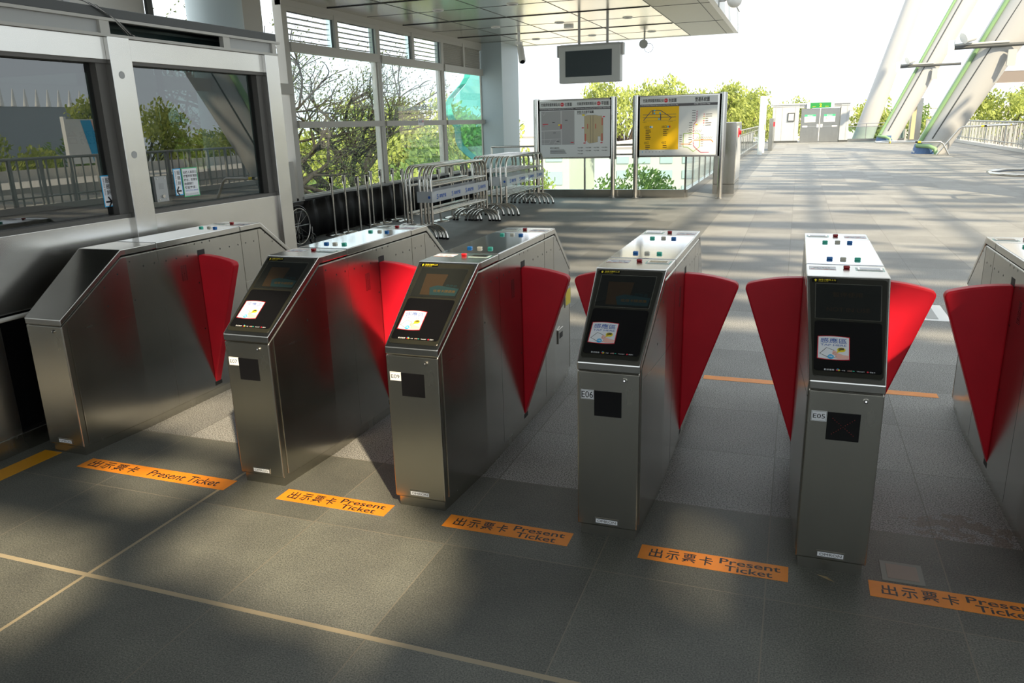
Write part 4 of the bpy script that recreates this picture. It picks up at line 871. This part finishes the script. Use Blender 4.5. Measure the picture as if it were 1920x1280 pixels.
# ---------------------------------------------------------------- slanting columns
def col(base, top, r0, r1, label, rig=None, n=28):
    B, T = Vector(base), Vector(top); t = thing('slanted_column', label, 'column', base); d = T - B
    b = MB(); k = 8; b.tube([d * (i / k) - d * .02 * (i == 0) for i in range(k + 1)], [r0 + (r1 - r0) * i / k for i in range(k + 1)], COLW, n)
    b.build('shaft', t)
    if rig is not None:
        sp_, h0, arm = rig
        dn_ = d.normalized(); e = Vector((-1.0, -.55, 0)); e = (e - dn_ * e.dot(dn_)).normalized()
        b = MB(); b.tube([d * f + e * ((r0 + (r1 - r0) * f) + .06) for f in (.03, .5, 1)], sp_, PIPEG, 10); b.tube([d * .03 + e * (r0 + .06), d * .015 + e * (r0 + .1), Vector((-.1 * r0, -1.25 * r0, .32)), Vector((.25 * r0, -1.45 * r0, .22)), Vector((.35 * r0, -1.5 * r0, 0))], sp_, PIPEG, 10); b.build('drain_pipe', t)['label'] = 'pale green drain pipe'
        e2 = (e + Vector((.55, -.3, 0))).normalized(); b = MB(); b.tube([d * f + e2 * ((r0 + (r1 - r0) * f) + .02) for f in (.05, .5, 1)], .03, DGREY, 6); b.build('cable', t)
        if h0:
            f = h0 / d.z; p = d * f; rr = (r0 + (r1 - r0) * f)
            b = MB(); b.tube([p + Vector((-rr - arm, -rr - .1, 0)), p + Vector((rr + arm, -rr - .1, .05))], .07, DGREY, 10); b.tube([p + Vector((-rr - arm, -rr - .1, .12)), p + Vector((rr * .3, -rr - .1, .14))], .05, GREY, 8); ar = b.build('lamp_arm', t)
            for s_ in (-1, 1): b = MB(); c0 = p + Vector((s_ * (rr + arm), -rr - .1, 0)); b.box(tuple(c0 + Vector((-.1, -.1, -.3))), tuple(c0 + Vector((.1, .1, .3))), WPAINT); b.build('speaker_box', ar)
            b = MB(); c0 = p + Vector((-rr - arm * .35, -rr - .2, .45)); b.tube([c0 + Vector((-.3, -.15, -.12)), c0 + Vector((0, 0, .05)), c0 + Vector((.28, .1, .2))], [.22, .30, .12], WPAINT, 12); b.build('floodlight', ar)
            b = MB(); c0 = p + Vector((rr * .5, -rr - .12, -.45)); b.box(tuple(c0 + Vector((-.15, -.05, -.3))), tuple(c0 + Vector((.15, .06, .3))), GREY); b.build('junction_box', ar)
        b = MB(); b.loft([[tuple(Vector((math.cos(a) * (r0 + g_), math.sin(a) * (r0 + g_), z)) + d * (z / d.z)) for a in [2 * PI * q / 24 for q in range(24)]] for z, g_ in ((0, .03), (.2, .02))], COLB); b.build('base_collar', t)['label'] = 'blue painted base collar'
    return t
col((6.55, 56.5, -.3), (9.55, 56.5, 11.0), .66, .50, 'leftmost slanting white column, behind the far balustrade')
col((7.55, 50.8, 0), (11.65, 50.8, 9.3), .56, .60, 'middle slanting white column with a pale green drain pipe', (.08, 4.3, 1.1))
col((7.72, 34.9, 0), (11.6, 34.1, 8.0), .60, .90, 'slanting white column with floodlight arm, nearest column fully in view', (.085, 4.1, 1.0))
col((7.55, 15.2, 0), (11.6, 14.4, 8.0), .60, .95, 'slanting column at the right edge, only its blue foot in view', (.085, 4.1, 1.0))
def hoop(cx, cy, side, label, hi=False):
    t = thing('hoop_rail', label, 'rail', (cx, cy, 0)); b = MB(); h = .52
    if not hi:
        pts = [(1.35, -.9, 0), (1.1, -.9, h - .08), (1.0, -.9, h), (-.6, -.9, h), (-1.1, -.7, h), (-1.35, -.25, h), (-1.3, .3, h), (-.9, .8, h), (-.4, .95, h), (.9, .95, h), (1.0, .95, 0)]
    else: pts = [(-1.0, -.9, 0), (-.3, -.9, 1.0), (-.2, -.9, 1.08), (1.3, -.9, 1.12), (1.8, -.4, 1.12), (1.8, .5, 1.12), (1.0, .9, 1.1), (-.2, .9, 1.05), (-.9, .9, 0)]
    b.tube(pts, .035, TUBE, 12); b.build('tube', t)
    b = MB()
    for k in (2, 3): p = Vector(pts[k]); q = Vector(pts[3]) if k == 2 else Vector(pts[4]); u = p.lerp(q, .45); v = p.lerp(q, .52); b.tube([u, v], .037, YEL, 12); b.tube([v, p.lerp(q, .58)], .037, BLACK, 12)
    b.build('warning_band', t)
hoop(6.95, 34.3, 1, 'low steel hoop rail round the foot of the column with the floodlight arm'); hoop(8.9, 34.6, 1, 'raised steel hoop rail right of the column with the floodlight arm', True)
hoop(7.35, 14.6, 1, 'low steel hoop rail at the right edge, round the blue column foot')

# ---------------------------------------------------------------- right hand picket fence and gate posts
FX_ = 11.2
pf = thing('picket_fence', 'long grey picket fence along the right side of the walkway', 'fence', (FX_, 0, 0))
b = MB(); b.box((-.08, -14, 0), (.25, 62, .14), CONC); b.build('curb', pf)
b = MB(); b.tube([(0, -14, 1.2), (0, 62, 1.2)], .035, GREY, 8); b.build('top_rail', pf); b = MB(); b.tube([(0, -14, .32), (0, 62, .32)], .022, GREY, 6); b.build('bottom_rail', pf)
y = -14
while y < 62:
    b = MB(); b.box((-.03, -.035, .1), (.03, .035, 1.2), GREY); b.build('post', pf, loc=(0, y, 0), key='fpost'); y += .8
b = MB(); y = -13.8
while y < 62: b.box((-.008, y - .02, .14), (.012, y + .02, 1.2), GREY); y += .25
o = b.build('pickets', pf); o['kind'] = 'stuff'
gp = thing('gate_pillar', 'tall steel pillar with a reflective face standing behind the slanting columns', 'pillar', (9.3, 52.5, 0)); b = MB(); b.box((-.32, -.25, 0), (.30, .25, 2.55), STEEL); b.build('shaft', gp); b = MB(); b.box((-.26, -.27, .1), (-.02, -.25, 2.5), MTAN); b.build('facing', gp)
b = MB(); b.box((8.6, 57.0, 0), (8.72, 57.1, 2.4), COLPAINT); b.box((8.6, 57.0, 2.3), (9.6, 57.1, 2.4), COLPAINT); b.box((9.5, 57.0, 0), (9.6, 57.1, 2.4), COLPAINT); tag(b.build('gate_frame'), 'thin blue grey door frame left of the steel pillar', 'frame')
b = MB(); b.box((8.7, 53.6, 0), (9.0, 54.4, .7), GREY); tag(b.build('utility_box'), 'low grey box at the foot of the steel pillar', 'box')
sgm = thing('signal_mast', 'x', 'signal', (13.6, 45, -1), 'railway signal masts')
b = MB(); b.cyl((0, 0, 0), (0, 0, 3.2), .05, GREY, 8); b.build('mast', sgm); b = MB(); b.box((-.15, -.12, 2.7), (.15, .1, 3.5), BLACK); b.build('head', sgm); b = MB(); b.cyl((.0, -.12, 3.35), (0, -.16, 3.35), .07, LEDR, 10); b.build('lens', sgm)
sgm['label'] = 'black railway signal with a red lens beyond the picket fence'; copy_tree(sgm, loc=(11.9, 58, -.4), label='black railway signal behind the steel pillar')
b = MB(); b.box((-1.6, -.3, -.28), (22, .3, .30), mat('beam_brown', (.20, .17, .15), .6)); b.box((-1.75, -.32, -.32), (-1.6, .32, .35), WPAINT); b.box((-1.75, -.32, .30), (22, .32, .35), WPAINT); b.box((-1.75, -.32, -.34), (22, .32, -.28), WPAINT); o = b.build('roof_beam', loc=(13.1, 46, 3.35)); tag(o, 'brown horizontal beam with white edges at the right', 'beam')
# platform and tracks beyond the picket fence
b = MB(); b.box((11.6, -40, -1.6), (21, 110, -1.5), mat('track_bed', (.10, .095, .09), .9)); struct(b.build('floor'))
b = MB(); b.box((21, -40, -1.6), (25.5, 110, -.1), CONC); b.box((25.4, -40, -.1), (25.5, 110, .35), CONC); struct(b.build('floor'))
RAIL = mat('rail_rust', (.12, .08, .06), .6)
for i, x in enumerate((14.2, 15.6, 17.6, 19.0)):
    b = MB(); b.box((x - .035, -40, -1.5), (x + .035, 110, -1.36), RAIL); tag(b.build('rail'), 'steel track rail beyond the picket fence, number %s from it' % ('one', 'two', 'three', 'four')[i], 'rail', 'track rails')
ab = thing('advert_board', 'white advertising board with blue and pink artwork, seen mirrored in the booth window', 'billboard', (24.3, 24.3, -.1))
b = MB(); b.box((-.05, -1.3, .6), (.05, 1.5, 2.5), WPAINT); b.box((-.1, -1.42, 0), (.1, -1.3, 2.6), WPAINT); b.build('panel', ab); b = MB(); O = (-.06, 0, 0)
b.poly([(.4, .65), (.0, 2.45), (-.55, 2.45), (-.15, .65)][::-1], O, Y, Z, SKYB); b.poly([(.4, .65), (1.45, .65), (1.45, 2.45), (.0, 2.45)], O, Y, Z, SKIN); b.build('artwork', ab)

# ---------------------------------------------------------------- background buildings
def bldg(x, y, w_, d_, h, label, nx_, nz_, m=CONC, z=-7):
    t = thing('building', label, 'building', (x, y, z)); b = MB(); b.box((-w_ / 2, 0, 0), (w_ / 2, d_, h), m); b.build('walls', t)
    for i in range(nx_):
        for j in range(nz_):
            cx_ = -w_ / 2 + (i + .5) * w_ / nx_; cz_ = h * (j + .6) / (nz_ + .4); ww, hh = w_ / nx_ * .55, h / nz_ * .5
            MB().box((cx_ - ww / 2, -.1, cz_ - hh / 2), (cx_ + ww / 2, .05, cz_ + hh / 2), COLPAINT).build('window', t)
    MB().box((-w_ / 2 - .2, -.2, h), (w_ / 2 + .2, d_ + .2, h + .4), m).build('roof_edge', t)
    return t
bldg(-7.5, 62, 9, 10, 6.6, 'pale building with a grid of windows seen between the two map boards', 5, 5)
bldg(-30, 70, 24, 10, 7.5, 'pale low building behind the trees left of the map boards', 8, 3)
bldg(12, 160, 60, 12, 9.5, 'long pale building on the horizon behind the far doors', 12, 3)
bldg(60, 120, 30, 12, 11, 'hazy pale building above the picket fence', 8, 4)
sta = thing('stadium', 'long low grey stadium roof with a row of white spikes, mirrored in the booth window', 'building', (90, 60, -7)); MB().box((0, -60, 0), (30, 32, 12.6), mat('stadium_grey', (.30, .34, .38), .6)).build('roof', sta)
for k in range(12): MB().tube([(0, 6 + k * 1.7, 12.6), (0, 6.2 + k * 1.7, 14.8)], [.35, .06], WPAINT, 6).build('spike', sta)

# ---------------------------------------------------------------- trees
def crown(mb, r, c, rx, rz, n, s, m, shell=.5):
    for _ in range(n):
        u = Vector((r.gauss(0, 1), r.gauss(0, 1), r.gauss(0, 1))).normalized() * (shell + (1 - shell) * r.random())
        p = Vector(c) + Vector((u.x * rx, u.y * rx, u.z * rz)); a = Vector((r.gauss(0, 1), r.gauss(0, 1), r.gauss(0, 1))).normalized(); t = a.orthogonal().normalized(); v = a.cross(t); k = s * r.uniform(.6, 1.3)
        mb.add([p + t * k, p + v * k * .5, p - t * k, p - v * k * .5], [(0, 1, 2, 3)], m)
def make_tree(seed, leaf, bark, H_=9.5, R_=3.2, nleaf=3200, s=.16, blobs=16):
    r = random.Random(seed); t = thing('tree', 'x', 'tree', (0, 0, 0)); b = MB(); th = H_ * .45
    b.tube([(0, 0, 0), (.1, .1, th * .5), (0, .15, th)], [.28, .22, .17], bark, 8); lf = MB(); cs = []
    for k in range(blobs):
        a = r.uniform(0, 2 * PI); rr = R_ * math.sqrt(r.random()) * .75; z = th + (H_ - th) * (.25 + .65 * r.random() * (1 - .45 * rr / R_)); c = Vector((rr * math.cos(a), rr * math.sin(a), z)); cs.append(c)
        b.tube([(0, .15, th * .9), c * .5 + Vector((0, 0, th * .45)), c], [.10, .06, .02], bark, 5)
    for c in cs: crown(lf, r, c, R_ * .36, R_ * .26, nleaf // blobs, s, leaf, .35)
    b.build('trunk', t); lf.build('foliage', t); return t
protos = [make_tree(1, LEAF, BARK), make_tree(2, LEAF, BARK, 10, 3.8, 3800, .17, 20), make_tree(3, LEAFG, BARK, 9.5, 3.4, 3400, .16, 16)]
used = [False] * 3
def tree(k, x, y, h, label, group, z=-7):
    base = (9.5, 10, 9.5)[k]; sc = (h + 7) / base * .98; p = protos[k]
    if not used[k]: used[k] = True; t = p; t['label'] = label; t.location = (x, y, z)
    else: t = copy_tree(p, loc=(x, y, z), label=label)
    t['group'] = group; t.rotation_euler = (0, 0, rnd.uniform(0, 6)); t.scale = (sc * .82, sc * .82, sc); return t
G1, G2, G3 = 'trees seen through the windows', 'trees behind the map boards', 'trees right of the picket fence'
for i, (k, x, y, h, l) in enumerate([(0, -16, 21, 2.0, 'bright tree low behind the first window'), (1, -17, 27, 3.0, 'yellow green tree behind the first window'), (0, -18, 33, 4.0, 'yellow green tree behind the middle window'), (1, -16, 35, 4.2, 'tall bright tree in the middle of the window row'),
        (0, -13, 33, 4.0, 'bright tree behind the last window'), (2, -11, 27, 2.5, 'green tree behind the last window beside the column'), (2, -12, 19, .6, 'low green tree under the first window crossbar'), (0, -10.5, 23, .8, 'low bright tree seen through the middle window'),
        (1, -26, 30, 3.4, 'farther pale tree on the left of the windows'), (2, -22, 42, 4.2, 'farther tree in the gap between window posts')]): tree(k, x, y, h, l, G1)
for k, x, y, h, l in [(1, -14.2, 78, 7.4, 'tree behind the gap between the two map boards'), (0, -10.4, 82, 7.2, 'round tree behind the left half of the system map board'), (1, -6.4, 78, 6.6, 'tree behind the right post of the system map board'), (0, -2.6, 84, 5.6, 'tree just left of the white sign'), (1, -4.6, 90, 6.0, 'tree top between the system map board and the white sign'),
        (1, .2, 92, 5.2, 'tree far behind the white sign'), (2, -3.6, 30, .4, 'green tree seen through the glass under the system map'), (0, -9.4, 30, 1.2, 'tree in the gap between the column and the location board')]: tree(k, x, y, h, l, G2)
for k, x, y, h, l in [(1, 18.6, 74, 5.2, 'large bright tree at the right edge of the photo'), (0, 15.6, 78, 3.0, 'smaller tree left of the large one at the right edge'), (2, 13.5, 92, 3.6, 'tree behind the signal mast'), (0, 34, 55, 5.2, 'tree out beyond the tracks to the right'), (1, 36, 38, 5.4, 'tree beyond the platform, mirrored in the booth window'),
        (0, 34, 27.5, 2.6, 'tree beyond the platform, behind the advertising board'), (2, 35, 33, 2.4, 'tree beyond the platform right of the advertising board'), (1, 37, 48, 3.2, 'tree beyond the platform toward the far end'), (0, 36, 43, 2.8, 'yellow green tree in the hedge beyond the platform'), (1, 38, 2, 3.0, 'low tree beyond the platform at the near end'), (0, 9.6, 82, 4.6, 'tree between the slanting columns in the distance')]: tree(k, x, y, h, l, G3)
# bare branching tree close outside the first window
def bare(seed, x, y, label, lean):
    r = random.Random(seed); t = thing('bare_tree', label, 'tree', (x, y, -7)); b = MB(); lf = MB(); tips = []
    def br(p, d, L, rad, dep):
        pts = [p]; q = p.copy(); dd = d.copy()
        for k in range(4): dd = (dd + Vector((r.gauss(0, .16), r.gauss(0, .16), r.gauss(0, .12)))).normalized(); q = q + dd * (L / 4); pts.append(q.copy())
        b.tube(pts, [rad * (1 - .11 * k) for k in range(5)], BARKD, 6)
        if dep == 0:
            for _ in range(26):
                c = pts[r.randint(1, 4)] + Vector((r.gauss(0, .22), r.gauss(0, .22), r.gauss(0, .22))); crown(lf, r, c, .05, .05, 1, .034, LEAFD)
            return
        for _ in range(3 if dep > 1 else 4):
            k = r.randint(2, 4); nd = (dd + Vector((r.gauss(0, .62), r.gauss(0, .62), r.gauss(.05, .5)))).normalized(); br(pts[k], nd, L * r.uniform(.55, .8), rad * .55, dep - 1)
    br(Vector((0, 0, 0)), Vector((0, 0, 1)), 6.2, .30, 0) if False else None
    b.tube([(0, 0, 0), (.1, .1, 3), (0, 0, 6.2)], [.32, .28, .24], BARKD, 10)
    for d_ in lean: br(Vector((0, 0, 6.1)), Vector(d_).normalized(), 2.6, .15, 4)
    b.build('trunk', t); lf.build('foliage', t); return t
bare(11, -9.3, 12.4, 'dark branching tree close outside the first window', [(-.2, -.8, .9), (.1, -.9, .3), (0, .2, 1), (-.2, .9, .5)])
bare(5, -10.6, 18.8, 'dark branching tree outside the middle window', [(-.1, -.6, 1), (0, .6, 1), (.2, -.9, .4)])
# teal cloth loop hanging outside the last window
b = MB(); pts = [(-6.6 + .1 * math.sin(k), 18.6 - 1.55 * math.sin(k * PI / 14) + (.6 if k > 7 else .2) * (k / 14), 3.15 - k * .19) for k in range(15)]
for p, q in zip(pts, pts[1:]):
    wA, wB = .5, .5; b.add([p, q, (q[0], q[1] + .42, q[2] + .05), (p[0], p[1] + .42, p[2] + .05)], [(0, 1, 2, 3)], TEALG)
b.add([(x, y + .40, z) for x, y, z in pts] + [(x, 22.5, z) for x, y, z in pts], [(k, k + 1, len(pts) + k + 1, len(pts) + k) for k in range(len(pts) - 1)], TEALF)
o = b.build('teal_banner'); o.modifiers.new('t', 'SOLIDIFY').thickness = .02; tag(o, 'curved teal cloth hanging outside the last window', 'cloth')
